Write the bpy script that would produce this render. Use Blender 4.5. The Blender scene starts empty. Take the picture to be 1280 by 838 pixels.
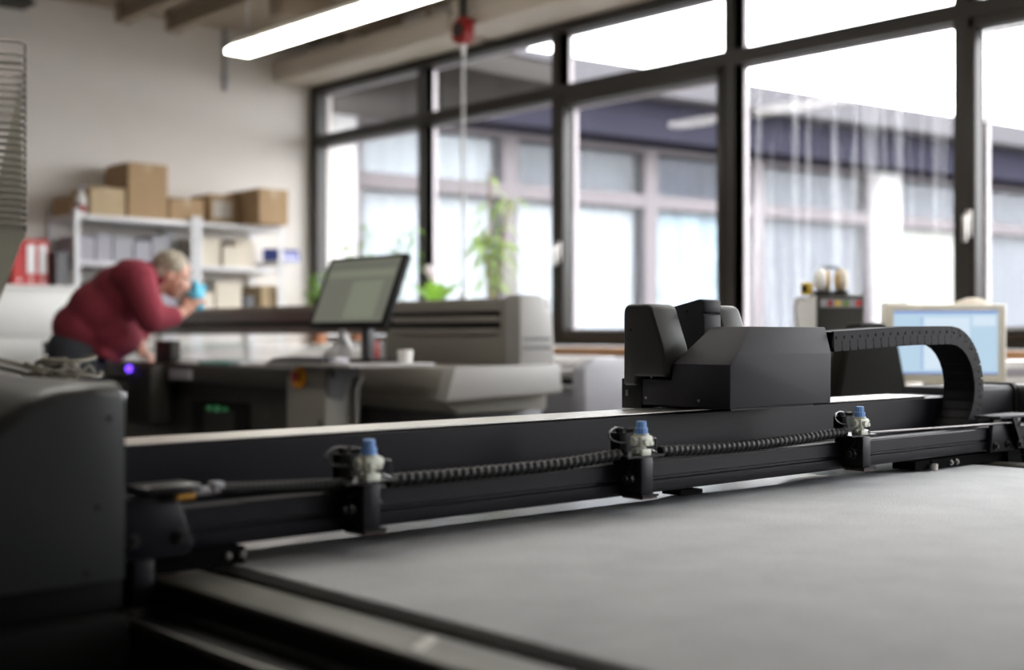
import bpy, bmesh, math, random
from mathutils import Vector, Matrix
random.seed(7)
sc = bpy.context.scene
COL = sc.collection
R = math.radians

# ------------------------------------------------------------------ materials
def mat(name, c, rough=0.5, metal=0.0, var=0.06, scale=30.0, bump=0.0, spec=0.5, emit=None, estr=0.0, alpha=None):
    m = bpy.data.materials.new(name); m.use_nodes = True
    nt = m.node_tree; b = nt.nodes['Principled BSDF']
    b.inputs['Roughness'].default_value = rough
    b.inputs['Metallic'].default_value = metal
    b.inputs['Specular IOR Level'].default_value = spec
    tc = nt.nodes.new('ShaderNodeTexCoord')
    nz = nt.nodes.new('ShaderNodeTexNoise'); nz.inputs['Scale'].default_value = scale; nz.inputs['Detail'].default_value = 4
    nt.links.new(tc.outputs['Object'], nz.inputs['Vector'])
    mx = nt.nodes.new('ShaderNodeMix'); mx.data_type = 'RGBA'
    lo = [max(0, x * (1 - var)) for x in c]; hi = [min(1, x * (1 + var)) for x in c]
    mx.inputs[6].default_value = (*lo, 1); mx.inputs[7].default_value = (*hi, 1)
    nt.links.new(nz.outputs['Fac'], mx.inputs[0])
    nt.links.new(mx.outputs[2], b.inputs['Base Color'])
    if bump:
        bp = nt.nodes.new('ShaderNodeBump'); bp.inputs['Strength'].default_value = bump; bp.inputs['Distance'].default_value = 0.003
        nt.links.new(nz.outputs['Fac'], bp.inputs['Height']); nt.links.new(bp.outputs['Normal'], b.inputs['Normal'])
    if emit:
        b.inputs['Emission Color'].default_value = (*emit, 1); b.inputs['Emission Strength'].default_value = estr
    return m

def glass_mat(name, tint=(1, 1, 1), refl=0.4, streak=0.0):
    m = bpy.data.materials.new(name); m.use_nodes = True
    nt = m.node_tree; nt.nodes.clear()
    out = nt.nodes.new('ShaderNodeOutputMaterial')
    tr = nt.nodes.new('ShaderNodeBsdfTransparent'); tr.inputs[0].default_value = (*tint, 1)
    gl = nt.nodes.new('ShaderNodeBsdfGlossy'); gl.inputs['Roughness'].default_value = 0.02; gl.inputs[0].default_value = (refl, refl, refl, 1)
    fr = nt.nodes.new('ShaderNodeFresnel')
    ge = nt.nodes.new('ShaderNodeNewGeometry'); io = nt.nodes.new('ShaderNodeMix')   # same reflectance on both faces of a thin pane
    io.inputs[2].default_value = 1.45; io.inputs[3].default_value = 1 / 1.45
    nt.links.new(ge.outputs['Backfacing'], io.inputs[0]); nt.links.new(io.outputs[0], fr.inputs[0])
    mx = nt.nodes.new('ShaderNodeMixShader')
    nt.links.new(fr.outputs[0], mx.inputs[0]); nt.links.new(tr.outputs[0], mx.inputs[1]); nt.links.new(gl.outputs[0], mx.inputs[2])
    last = mx
    if streak:
        # vertical pale translucent streaks on the pane
        tc = nt.nodes.new('ShaderNodeTexCoord'); mp = nt.nodes.new('ShaderNodeMapping')
        mp.inputs['Scale'].default_value = (1, 9, 0.35)
        nz = nt.nodes.new('ShaderNodeTexNoise'); nz.inputs['Scale'].default_value = 2.2; nz.inputs['Detail'].default_value = 3
        rp = nt.nodes.new('ShaderNodeValToRGB'); rp.color_ramp.elements[0].position = 0.5; rp.color_ramp.elements[1].position = 0.75
        rp.color_ramp.elements[1].color = (streak, streak, streak, 1)
        df = nt.nodes.new('ShaderNodeBsdfTranslucent'); df.inputs[0].default_value = (.9, .9, .92, 1)
        m2 = nt.nodes.new('ShaderNodeMixShader')
        nt.links.new(tc.outputs['Object'], mp.inputs['Vector']); nt.links.new(mp.outputs[0], nz.inputs['Vector'])
        nt.links.new(nz.outputs['Fac'], rp.inputs[0]); nt.links.new(rp.outputs[0], m2.inputs[0])
        nt.links.new(mx.outputs[0], m2.inputs[1]); nt.links.new(df.outputs[0], m2.inputs[2]); last = m2
    nt.links.new(last.outputs[0], out.inputs[0])
    return m

M = dict(
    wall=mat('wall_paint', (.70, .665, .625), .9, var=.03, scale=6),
    wall_dk=mat('wall_darkened_low_fill', (.16, .15, .14), .9, var=.05, scale=6),  # unseen walls darkened to cut fill light on the gantry front
    floor=mat('floor_screed', (.20, .19, .18), .5, var=.15, scale=5),
    ceil=mat('ceiling_board', (.40, .34, .27), .85, var=.10, scale=3),
    ceilbeam=mat('ceiling_rail_paint', (.33, .27, .20), .7, var=.1),
    cream=mat('duct_enamel', (.60, .54, .46), .6, var=.04),
    frame=mat('window_frame_bronze', (.022, .019, .016), .45, var=.1),
    gasket=mat('window_gasket', (.42, .38, .40), .5),
    wood=mat('sill_wood', (.50, .27, .13), .5, var=.2, scale=18),
    handle=mat('brushed_aluminium', (.45, .43, .41), .42, .9),
    black=mat('black_anodised', (.0072, .0066, .0105), .40, .0, var=.12, scale=60, spec=.2),
    blackm=mat('black_enamel', (.006, .006, .0065), .55, var=.1, spec=.18),
    rubber=mat('black_rubber', (.006, .006, .006), .7, var=.1, spec=.3),
    groove=mat('groove_black', (.003, .003, .003), .95, spec=.05),
    film=mat('white_film', (.90, .90, .92), .24, var=.02, spec=.7),
    rod=mat('air_rod_tube', (.40, .37, .38), .4),
    roofd=mat('canopy_soffit_dark', (.05, .047, .045), .9, spec=0),
    hosem=mat('ribbed_hose_plastic', (.0045, .0045, .005), .5, var=.1, spec=.16),
    silver=mat('milled_aluminium', (.62, .60, .57), .32, 1.0, var=.08, scale=40),
    carr=mat('carriage_graphite', (.028, .0275, .034), .62, var=.06, scale=200, bump=.03, spec=.22),
    lobe=mat('carriage_cover_plastic', (.018, .0185, .0175), .40, var=.06, scale=220, bump=.03, spec=.35),
    hous=mat('drive_housing_grey', (.026, .028, .030), .33, var=.06, scale=120),
    housd=mat('drive_housing_black', (.004, .004, .004), .7, spec=.08),
    steel=mat('zinc_bolt', (.35, .34, .33), .32, 1.0),
    boltb=mat('black_oxide_bolt', (.03, .03, .032), .3, .6),
    felt=None,
    beige=mat('bed_rim_anodised', (.085, .08, .066), .42, var=.08, scale=25),
    mark=mat('rim_marking_tape', (.50, .49, .46), .6),
    paper=mat('white_paper', (.86, .86, .88), .35, var=.02),
    regw=mat('valve_cream_plastic', (.66, .68, .60), .42, var=.08, scale=80),
    blue=mat('valve_cap_blue', (.19, .38, .80), .4, var=.05),
    tube=mat('pneumatic_tube', (.05, .05, .055), .22),
    redpad=mat('foot_pad_red', (.035, .004, .004), .6),
    brass=mat('brass_fitting', (.55, .30, .07), .35, .8),
    chain=mat('chain_plastic', (.0065, .006, .008), .6, spec=.12, var=.08, scale=100),
    chaini=mat('chain_crossbar_plastic', (.040, .042, .038), .42, var=.08, scale=100),
    prd=mat('printer_charcoal', (.032, .030, .026), .55, var=.06),
    prg=mat('printer_grey', (.26, .245, .22), .5, var=.04),
    prl=mat('printer_light_grey', (.27, .262, .255), .5, var=.04),
    prm=mat('printer_taupe', (.20, .188, .165), .45, var=.05),
    prb=mat('printer_beam_brown', (.085, .066, .057), .38, var=.1),
    estopy=mat('switch_yellow', (.75, .30, .01), .45), estopr=mat('switch_red', (.50, .03, .01), .4),
    sweater=mat('maroon_knit', (.22, .026, .044), .95, var=.18, scale=45, bump=.3),
    trous=mat('dark_denim', (.040, .045, .056), .9, var=.2, scale=60),
    skin=mat('skin', (.56, .30, .22), .5, var=.08, scale=25),
    hair=mat('grey_hair', (.36, .32, .25), .8, var=.25, scale=90, bump=.4),
    eye=mat('eye_white', (.7, .68, .65), .2), shoe=mat('shoe_leather', (.03, .02, .015), .5),
    cloth=mat('light_blue_cloth', (.12, .47, .66), .9, var=.1, scale=40),
    card=mat('cardboard', (.40, .27, .15), .85, var=.08, scale=14),
    card2=mat('cardboard_pale', (.47, .36, .22), .85, var=.08, scale=14),
    tape=mat('packing_tape', (.46, .33, .18), .35), label=mat('paper_label', (.68, .64, .58), .7),
    shelf=mat('white_shelf_enamel', (.74, .74, .76), .45, var=.03),
    cab=mat('white_cabinet', (.66, .655, .63), .55, var=.02),
    creamb=mat('cream_carton', (.66, .60, .50), .8, var=.06), lilac=mat('grey_carton', (.38, .37, .42), .8, var=.1),
    bin=mat('blue_bin_plastic', (.022, .06, .36), .4), binl=mat('bin_label', (.42, .42, .66), .6),
    red=mat('binder_red', (.52, .022, .024), .5, var=.05), white=mat('white_plastic', (.78, .77, .75), .45, var=.02),
    greyp=mat('grey_plastic', (.30, .30, .33), .45), dgrey=mat('dark_grey_plastic', (.09, .09, .10), .45),
    wire=mat('rack_wire', (.13, .115, .10), .4, .5), rackp=mat('rack_panel_olive', (.27, .26, .21), .6, var=.12),
    leaf=mat('leaf_green', (.20, .38, .05), .5, var=.35, scale=12), leafd=mat('leaf_pale', (.33, .46, .14), .5, var=.3, scale=12),
    stem=mat('plant_stem', (.30, .20, .10), .8), terra=mat('terracotta', (.42, .20, .11), .8), soil=mat('potting_soil', (.05, .035, .02), 1),
    petal=mat('white_petal', (.8, .74, .74), .6),
    pcbl=mat('pc_black', (.018, .017, .014), .45), monb=mat('monitor_beige', (.80, .77, .68), .5),
    screen=mat('screen_pale_blue', (.05, .06, .07), .3, emit=(.52, .70, .86), estr=.75),
    scrbar=mat('screen_blue_bar', (.05, .06, .1), .3, emit=(.22, .34, .72), estr=.7),
    scrwin=mat('screen_pale_window', (.05, .06, .1), .3, emit=(.68, .80, .90), estr=.8),
    chairm=mat('office_chair_fabric', (.008, .0075, .006), .9, var=.1, spec=.1),
    scr2=mat('screen_olive_grey', (.10, .105, .09), .25, emit=(.32, .33, .27), estr=.26),
    scr2b=mat('screen_olive_panel', (.10, .105, .09), .25, emit=(.36, .40, .29), estr=.33),
    scr2d=mat('screen_olive_bar', (.10, .105, .09), .25, emit=(.27, .29, .24), estr=.25),
    yel=mat('yellow_plastic', (.62, .42, .03), .45), amber=mat('amber_foam', (.55, .38, .16), .5),
    redd=mat('reel_red', (.30, .012, .012), .4), cable=mat('cable_grey', (.50, .50, .50), .5),
    led=mat('blue_led', (.1, .05, .6), .3, emit=(.16, .05, 1), estr=3.0),
    desk=mat('desk_laminate', (.50, .47, .42), .5), greend=mat('green_lamp', (.04, .16, .07), .4, emit=(.1, .5, .2), estr=.12),
    lampem=mat('lamp_diffuser', (.9, .9, .85), .5, emit=(1, .97, .90), estr=12.0),
    lamph=mat('lamp_housing', (.75, .74, .70), .5),
    fac=mat('facade_white', (.46, .46, .465), .9, var=.03, spec=0), fasc=mat('fascia_navy', (.026, .0255, .037), .9, var=.12, scale=2, spec=0),
    roofe=mat('roof_edge_grey', (.085, .083, .09), .9, var=.08, scale=2, spec=0), mauve=mat('facade_mauve', (.15, .137, .145), .9, var=.04, spec=0),
    navy=mat('facade_slate', (.17, .17, .22), .6), curw=mat('curtain_white', (.46, .47, .47), .9, var=.08, scale=3, spec=0),
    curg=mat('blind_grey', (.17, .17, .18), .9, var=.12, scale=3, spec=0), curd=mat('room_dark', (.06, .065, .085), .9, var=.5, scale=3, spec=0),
    curc=mat('curtain_cream', (.46, .44, .37), .9, spec=0), cyan=mat('painted_reflection_cyan', (.33, .40, .43), .9, var=.7, scale=2.5, spec=0),  # mottled cyan stands in for reflections in the wing's window
    pave=mat('paving', (.16, .155, .15), .95, var=.12, scale=3, spec=0),
    glass=glass_mat('window_glass'), glassd=glass_mat('window_glass_streaked', streak=.06), fglass=glass_mat('facade_glass', (.92, .94, .96), .25),
)
def leafy(m, f=.55):
    nt = m.node_tree; b = nt.nodes['Principled BSDF']; out = nt.nodes['Material Output']
    tr = nt.nodes.new('ShaderNodeBsdfTranslucent'); mx = nt.nodes.new('ShaderNodeMixShader'); mx.inputs[0].default_value = f
    nt.links.new(b.inputs['Base Color'].links[0].from_socket, tr.inputs[0])
    nt.links.new(b.outputs[0], mx.inputs[1]); nt.links.new(tr.outputs[0], mx.inputs[2]); nt.links.new(mx.outputs[0], out.inputs[0])
for k in ('leaf', 'leafd', 'petal'): leafy(M[k])
def felt_mat():
    m = mat('grey_felt', (.57, .59, .62), .95, var=.22, scale=260, bump=.5, spec=.2)
    nt = m.node_tree; b = nt.nodes['Principled BSDF']
    tc = nt.nodes['Texture Coordinate']; n2 = nt.nodes.new('ShaderNodeTexNoise'); n2.inputs['Scale'].default_value = 9; n2.inputs['Detail'].default_value = 5
    nt.links.new(tc.outputs['Object'], n2.inputs['Vector'])
    mx = nt.nodes.new('ShaderNodeMix'); mx.data_type = 'RGBA'; mx.blend_type = 'MULTIPLY'; mx.inputs[0].default_value = .45
    old = b.inputs['Base Color'].links[0].from_socket
    rp = nt.nodes.new('ShaderNodeValToRGB'); rp.color_ramp.elements[0].position = .3; rp.color_ramp.elements[0].color = (.72, .72, .73, 1); rp.color_ramp.elements[1].position = .65
    nt.links.new(n2.outputs['Fac'], rp.inputs[0]); nt.links.new(old, mx.inputs[6]); nt.links.new(rp.outputs[0], mx.inputs[7]); nt.links.new(mx.outputs[2], b.inputs['Base Color'])
    return m
M['felt'] = felt_mat()
M['tangle'] = mat('old_cable_grey', (.13, .12, .095), .6, var=.3, scale=20)

def printed_mat():
    # glossy white board with teal and lilac printed fields, laid out in the board's own plane
    m = bpy.data.materials.new('printed_board'); m.use_nodes = True
    nt = m.node_tree; b = nt.nodes['Principled BSDF']; b.inputs['Roughness'].default_value = .14; b.inputs['Specular IOR Level'].default_value = 1.0; b.inputs['Coat Weight'].default_value = .35; b.inputs['Coat Roughness'].default_value = .08
    tc = nt.nodes.new('ShaderNodeTexCoord'); sp = nt.nodes.new('ShaderNodeSeparateXYZ')
    nt.links.new(tc.outputs['Object'], sp.inputs[0])
    def math(op, a, b_):
        n = nt.nodes.new('ShaderNodeMath'); n.operation = op
        for k, q in enumerate((a, b_)):
            if isinstance(q, (int, float)): n.inputs[k].default_value = q
            else: nt.links.new(q, n.inputs[k])
        return n.outputs[0]
    col = None
    for x0, x1, y0, y1, c in ((-.60, -.34, -1.02, -.68, (.02, .26, .21)), (.05, .60, .30, .95, (.015, .26, .20)), (-.6, .6, -1.09, -1.03, (.35, .34, .48)), (.05, .6, .12, .29, (.4, .4, .52))):
        k = math('MULTIPLY', math('MULTIPLY', math('GREATER_THAN', sp.outputs[0], x0), math('LESS_THAN', sp.outputs[0], x1)), math('MULTIPLY', math('GREATER_THAN', sp.outputs[1], y0), math('LESS_THAN', sp.outputs[1], y1)))
        mx = nt.nodes.new('ShaderNodeMix'); mx.data_type = 'RGBA'; nt.links.new(k, mx.inputs[0])
        if col is None: mx.inputs[6].default_value = (.86, .87, .88, 1)
        else: nt.links.new(col, mx.inputs[6])
        mx.inputs[7].default_value = (*c, 1); col = mx.outputs[2]
    nt.links.new(col, b.inputs['Base Color'])
    return m
M['printed'] = printed_mat()

# ------------------------------------------------------------------ mesh builder
class MB:
    def __init__(s): s.bm = bmesh.new()
    def _face(s, vs):
        try: return s.bm.faces.new(vs)
        except ValueError: return None
    def box(s, x0, x1, y0, y1, z0, z1):
        v = [s.bm.verts.new((x, y, z)) for z in (z0, z1) for y in (y0, y1) for x in (x0, x1)]
        for f in ((0, 2, 3, 1), (4, 5, 7, 6), (0, 1, 5, 4), (2, 6, 7, 3), (0, 4, 6, 2), (1, 3, 7, 5)): s._face([v[i] for i in f])
        return s
    def prism(s, pts, ax, a, b):
        # polygon pts in the plane normal to axis ax ('x': (y,z), 'y': (x,z), 'z': (x,y)), from a to b
        def p(q, h): return {'x': (h, q[0], q[1]), 'y': (q[0], h, q[1]), 'z': (q[0], q[1], h)}[ax]
        A = [s.bm.verts.new(p(q, a)) for q in pts]; B = [s.bm.verts.new(p(q, b)) for q in pts]
        n = len(pts); s._face(A); s._face(B[::-1])
        for i in range(n): s._face([A[i], A[(i + 1) % n], B[(i + 1) % n], B[i]])
        return s
    def cyl(s, p0, p1, r0, r1=None, n=20):
        return s.rings([(p0, r0), (p1, r0 if r1 is None else r1)], n)
    def rings(s, pr, n=16, caps=True):
        # stack of rings along a polyline: [(point, radius)...]
        P = [Vector(p) for p, r in pr]; up = None; loops = []
        for i, (p, r) in enumerate(pr):
            t = (P[min(i + 1, len(P) - 1)] - P[max(i - 1, 0)])
            if t.length < 1e-9: t = Vector((0, 0, 1))
            t.normalize()
            if up is None:
                up = Vector((0, 0, 1)) if abs(t.z) < .9 else Vector((1, 0, 0))
            a = (up - t * up.dot(t)).normalized(); b = t.cross(a); up = a
            rr = r if callable(r) else (lambda k, r=r: r)
            loops.append([s.bm.verts.new(P[i] + (a * math.cos(2 * math.pi * k / n) + b * math.sin(2 * math.pi * k / n)) * rr(2 * math.pi * k / n)) for k in range(n)])
        for A, B in zip(loops, loops[1:]):
            for k in range(n): s._face([A[k], A[(k + 1) % n], B[(k + 1) % n], B[k]])
        if caps: s._face(loops[0][::-1]); s._face(loops[-1])
        return s
    def tube(s, pts, r, n=10, sub=6):
        return s.rings([(p, r) for p in smooth(pts, sub)], n)
    def ell(s, c, r, rot=None, u=20, v=12):
        m = Matrix.Translation(c)
        if rot is not None: m = m @ rot
        m = m @ Matrix.Diagonal((*r, 1))
        bmesh.ops.create_uvsphere(s.bm, u_segments=u, v_segments=v, radius=1, matrix=m); return s
    def cap(s, p0, p1, r0, r1, n=14):
        # rounded capsule with taper
        p0, p1 = Vector(p0), Vector(p1); d = (p1 - p0).normalized(); L = []
        for k in range(5):
            a = math.pi / 2 * (1 - k / 4); L.append((p0 - d * r0 * math.sin(a), max(1e-4, r0 * math.cos(a))))
        for k in range(5):
            a = math.pi / 2 * k / 4; L.append((p1 + d * r1 * math.sin(a), max(1e-4, r1 * math.cos(a))))
        return s.rings(L, n)
    def bevel(s, off, seg=2, ang=35):
        bmesh.ops.recalc_face_normals(s.bm, faces=s.bm.faces[:])
        es = [e for e in s.bm.edges if len(e.link_faces) == 2 and e.calc_face_angle(0) > R(ang)]
        bmesh.ops.bevel(s.bm, geom=es, offset=off, segments=seg, affect='EDGES', profile=.5, clamp_overlap=True); return s
    def build(s, name, m, parent=None, sharp=40, local=False):
        bmesh.ops.recalc_face_normals(s.bm, faces=s.bm.faces[:])
        me = bpy.data.meshes.new(name)
        if parent is not None and not local:
            r = parent
            while r.parent: r = r.parent
            bmesh.ops.translate(s.bm, verts=s.bm.verts[:], vec=-Vector(r.location))
        s.bm.to_mesh(me); s.bm.free()
        for p in me.polygons: p.use_smooth = True
        me.set_sharp_from_angle(angle=R(sharp))
        me.materials.append(M[m] if isinstance(m, str) else m)
        o = bpy.data.objects.new(name, me); COL.objects.link(o)
        if parent is not None: o.parent = parent
        return o

def smooth(pts, sub=6):
    P = [Vector(p) for p in pts]; out = []
    if len(P) < 3: return P
    for i in range(len(P) - 1):
        a, b, c, d = P[max(i - 1, 0)], P[i], P[i + 1], P[min(i + 2, len(P) - 1)]
        for k in range(sub):
            t = k / sub
            out.append(.5 * ((2 * b) + (c - a) * t + (2 * a - 5 * b + 4 * c - d) * t * t + (3 * b - a - 3 * c + d) * t ** 3))
    out.append(P[-1]); return out

def tag(o, label, cat, group=None, kind=None):
    o['label'] = label; o['category'] = cat
    if group: o['group'] = group
    if kind: o['kind'] = kind
    return o
def thing(name, label, cat, loc, group=None):
    o = bpy.data.objects.new(name, None); o.location = loc; o.empty_display_size = .05; COL.objects.link(o)
    return tag(o, label, cat, group)
def struct(mb, name, m, parent=None, **k):
    o = mb.build(name, m, parent, **k); o['kind'] = 'structure'; return o
def single(mb, name, m, label, cat, group=None, **k):
    # one-mesh thing: give it an origin at its base
    bm = mb.bm; xs = [v.co.copy() for v in bm.verts]
    c = Vector(((min(v.x for v in xs) + max(v.x for v in xs)) / 2, (min(v.y for v in xs) + max(v.y for v in xs)) / 2, min(v.z for v in xs)))
    bmesh.ops.translate(bm, verts=bm.verts[:], vec=-c)
    o = mb.build(name, m, None, **k); o.location = c
    return tag(o, label, cat, group)
def copy_tree(o, parent=None):
    c = o.copy(); COL.objects.link(c)
    if parent is not None: c.parent = parent
    for ch in list(o.children): copy_tree(ch, c)
    return c

# ------------------------------------------------------------------ room shell
struct(MB().box(-3, 6.2, -3.5, 9.3, -.1, 0), 'floor', 'floor')
struct(MB().box(-3, 6.2, -3.5, 9.3, 3.52, 3.62), 'ceiling', 'ceil')
struct(MB().box(-3.1, 6.2, 9.10, 9.32, 0, 3.6), 'wall_back', 'wall')
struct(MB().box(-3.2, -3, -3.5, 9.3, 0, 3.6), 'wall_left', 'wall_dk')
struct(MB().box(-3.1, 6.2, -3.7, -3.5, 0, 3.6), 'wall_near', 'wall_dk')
struct(MB().box(5.98, 6.2, -3.5, 9.12, 0, .955), 'wall_window', 'wall')
struct(MB().box(5.98, 6.2, -3.5, 9.12, 3.17, 3.6), 'wall_window_header', 'wall')
struct(MB().box(5.78, 6.02, -3.5, 9.10, .955, 1.005).bevel(.006), 'trim_1', 'wood')      # wooden sill board

YK = [9.04 - 1.453 * k for k in range(9)]
ZB, ZT = 1.01, 3.17
for k in range(8):
    ya, yb = YK[k + 1], YK[k]
    w = bpy.data.objects.new('window_%d' % (k + 1), None); w.location = (6, (ya + yb) / 2, ZB); COL.objects.link(w); w['kind'] = 'structure'
    opening = k in (2, 4, 6)
    f = MB()
    f.box(5.97, 6.07, ya - .04, ya + .04, ZB, ZT)
    f.box(5.97, 6.07, yb - .04 if k else yb - .06, yb - .0395 if k else 9.09, ZB, ZT)
    f.box(5.972, 6.068, ya, yb, ZB, ZB + .055).box(5.972, 6.068, ya, yb, ZT - .08, ZT).box(5.968, 6.072, ya, yb, 2.655, 2.745)
    f.bevel(.004, 1); f.build('frame', 'frame', w)
    if opening:
        s = MB()
        for (p, q, r, t) in ((ya + .035, ya + .085, ZB + .05, 2.66), (yb - .085, yb - .035, ZB + .05, 2.66), (ya + .04, yb - .04, ZB + .05, ZB + .10), (ya + .04, yb - .04, 2.60, 2.66)):
            s.box(5.955, 6.05, p, q, r, t)
        s.bevel(.006); s.build('sash', 'frame', w)
    iy = .085 if opening else .04
    g = MB()
    for (y0, y1, z0, z1) in ((ya + iy, yb - iy, ZB + (.10 if opening else .055), 2.60 if opening else 2.655), (ya + .04, yb - .04, 2.745, ZT - .08)):
        for q in (y0, y1 - .012): g.box(6.05, 6.085, q, q + .012, z0, z1)
        for q in (z0, z1 - .012): g.box(6.05, 6.085, y0, y1, q, q + .012)
    g.build('glazing_bead', 'gasket', w)
    p = MB()
    p.box(6.058, 6.064, ya + iy, yb - iy, ZB + .05, 2.66).box(6.058, 6.064, ya + .04, yb - .04, 2.74, ZT - .08)
    p.build('pane', 'glassd' if k == 3 else 'glass', w)
    if opening:
        h = MB(); yh = yb - .055
        h.box(5.935, 5.955, yh - .016, yh + .016, 1.565, 1.70).cyl((5.955, yh, 1.66), (5.90, yh, 1.66), .010)
        h.box(5.893, 5.912, yh - .012, yh + .012, 1.54, 1.672).bevel(.004)
        h.build('handle', 'handle', w)['label'] = 'brushed metal lever handle'

# duct along the window head
for (ya, yb, d, lab) in ((6.86, 9.1, 0, 'cream cable duct above the windows, piece that ends at the back wall'), (-3.4, 6.74, .05, 'long cream cable duct above the windows, right of the red cord reel')):
    t = thing('cable_duct', lab, 'duct', (5.8, (ya + yb) / 2, 3.15), 'cable ducts above the windows')
    MB().box(5.62 - d, 5.97, ya, yb, 3.155, 3.30 + d).bevel(.012).build('duct_body', 'cream', t)
    MB().box(5.60 - d, 5.98, ya + .001, yb - .001, 3.30 + d, 3.312 + d).bevel(.003, 1).build('duct_lid', 'cream', t)
    for i in range(int((yb - ya) / 1.1) + 1):
        y = ya + .3 + 1.1 * i
        if y < yb - .1: MB().box(5.7, 5.73, y - .02, y + .02, 3.31 + d, 3.53).build('hanger_strap', 'ceilbeam', t)

# ceiling rails
for i, (x, lab) in enumerate(((4.20, 'left of the two brown ceiling rails ending near the back wall'), (4.60, 'right of the two brown ceiling rails, beside the long lamp'))):
    t = thing('ceiling_rail', lab, 'rail', (x, 4, 3.37), 'brown ceiling rails')
    MB().box(x - .045, x + .045, 0, 8.85, 3.372, 3.385).box(x - .012, x + .012, 0, 8.85, 3.385, 3.50).box(x - .045, x + .045, 0, 8.85, 3.499, 3.522).build('rail_profile', 'ceilbeam', t)
    MB().box(x - .06, x + .06, 8.85, 8.87, 3.362, 3.522).bevel(.004).build('end_plate', 'ceilbeam', t)
bt = thing('ceiling_girder', 'dark girder under the ceiling at the top left corner', 'girder', (2.6, 8.95, 3.4))
MB().box(1.6, 3.55, 8.90, 9.10, 3.41, 3.52).bevel(.01).build('girder_web', 'prd', bt)
MB().box(1.6, 3.56, 8.86, 9.115, 3.395, 3.412).build('girder_flange', 'prd', bt)
for i in range(5):
    y = 7.9 - 1.5 * i
    o = struct(MB().box(4.9, 5.98, y - .09, y + .09, 3.36, 3.525).bevel(.01), 'trim_%d' % (i + 2), 'ceilbeam')
# pipe on the back wall
t = thing('wall_conduit', 'thin grey conduit running down the upper back wall', 'pipe', (5.17, 9.1, 3.0))
MB().cyl((5.17, 9.095, 3.03), (5.17, 9.095, 3.52), .018).build('pipe', 'greyp', t)
c = MB()
for z in (3.12, 3.4): c.box(5.14, 5.20, 9.075, 9.121, z, z + .02)
c.build('clip', 'greyp', t)

# long lamps
def lamp(x, y0, y1, z, label):
    t = thing('ceiling_light', label, 'lamp', (x, (y0 + y1) / 2, z), 'long hanging ceiling lights')
    MB().prism([(x - .055, z + .045), (x + .055, z + .045), (x + .035, z + .085), (x - .035, z + .085)], 'y', y0, y1).build('housing', 'lamph', t)
    MB().prism([(x - .08, z), (x + .08, z), (x + .085, z + .02), (x + .055, z + .046), (x - .055, z + .046), (x - .085, z + .02)], 'y', y0 + .001, y1 - .001).build('diffuser', 'lampem', t)
    for y in (y0 + .25, y1 - .12): MB().cyl((x, y, z + .08), (x, y, 3.525), .004, n=8).build('suspension_wire', 'greyp', t)
lamp(4.02, 4.55, 6.92, 2.79, 'long lit ceiling lamp hanging from wires in front of the cream duct')
for x, y in ((4.02, 2.2), (2.66, 3.2), (1.3, 3.2), (2.66, -.5)):
    lamp(x, y - 1.2, y + 1.2, 2.79, 'added ceiling lamp outside the view, lighting the cutting table')  # unseen lamps added to brighten the felt and throw the gantry's shadow

# cord reel
t = thing('cord_reel', 'small red cord reel hanging between the two duct pieces', 'reel', (5.47, 6.50, 3.0))
MB().prism([(6.43, 3.03), (6.50, 3.00), (6.575, 3.04), (6.575, 3.13), (6.53, 3.18), (6.45, 3.18), (6.43, 3.14)], 'x', 5.43, 5.51).bevel(.008).build('reel_case', 'redd', t)
MB().cyl((5.43, 6.50, 3.10), (5.42, 6.50, 3.10), .05, n=24).build('reel_hub', 'prd', t)
MB().box(5.455, 5.485, 6.47, 6.53, 3.175, 3.525).build('bracket', 'prd', t)
MB().cyl((5.47, 6.50, 3.01), (5.47, 6.50, 2.94), .022, .012).build('cord_stop', 'white', t)
MB().cyl((5.47, 6.50, 2.95), (5.47, 6.50, 1.35), .010, n=10).cyl((5.47, 6.50, 1.35), (5.47, 6.50, 1.25), .026, .026).build('cord', 'cable', t)

# ------------------------------------------------------------------ outside
struct(MB().box(6.2, 40, -20, 30, -.25, -.1), 'ground_outside', 'pave')
cn = thing('porch_canopy', 'dark flat canopy outside the leftmost window, joining the office wing', 'canopy', (6.9, 8.9, 3.15))
MB().box(6.21, 7.55, 7.62, 10.02, 3.16, 3.34).bevel(.01).build('canopy_slab', 'roofd', cn)
MB().box(6.205, 7.56, 7.60, 10.03, 3.34, 3.37).build('canopy_flashing', 'roofe', cn)
ow = thing('office_wing', 'white office wing with dark blue fascia across the courtyard', 'building', (6.35, 10.95, -.1))
def W(mb, n, m, p=ow): return mb.build(n, m, p, local=True)
L0, L1 = 0.0, 26.0
W(MB().box(L0, L1, -.55, 6, 3.42, 3.86).bevel(.01, 1), 'fascia', 'fasc')
W(MB().box(L0, L1, -.85, 6.2, 3.86, 4.16).bevel(.02, 1), 'roof_edge', 'roofe')
W(MB().box(L0, L1, -.02, .22, 0, .75), 'parapet', 'fac')
W(MB().box(L0, L1, 2.2, 2.4, 0, 3.5).box(L0, L1, .2, 2.3, 0, .3), 'inner_wall', 'curg')
for a, b in ((.92, 1.25), (9.25, 9.75), (17.8, 18.3)): W(MB().box(a, b, -.12, .25, 0, 3.45).bevel(.01, 1), 'column', 'fac')
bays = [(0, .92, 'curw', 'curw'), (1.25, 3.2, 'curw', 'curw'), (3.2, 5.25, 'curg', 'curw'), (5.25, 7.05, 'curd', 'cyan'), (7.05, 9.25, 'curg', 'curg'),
        (9.75, 11.6, 'curg', 'curc'), (11.6, 13.7, 'curg', 'curg'), (13.7, 15.7, 'curw', 'curg'), (15.7, 17.8, 'curg', 'curw'), (18.3, 20.4, 'curg', 'curg')]
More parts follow.
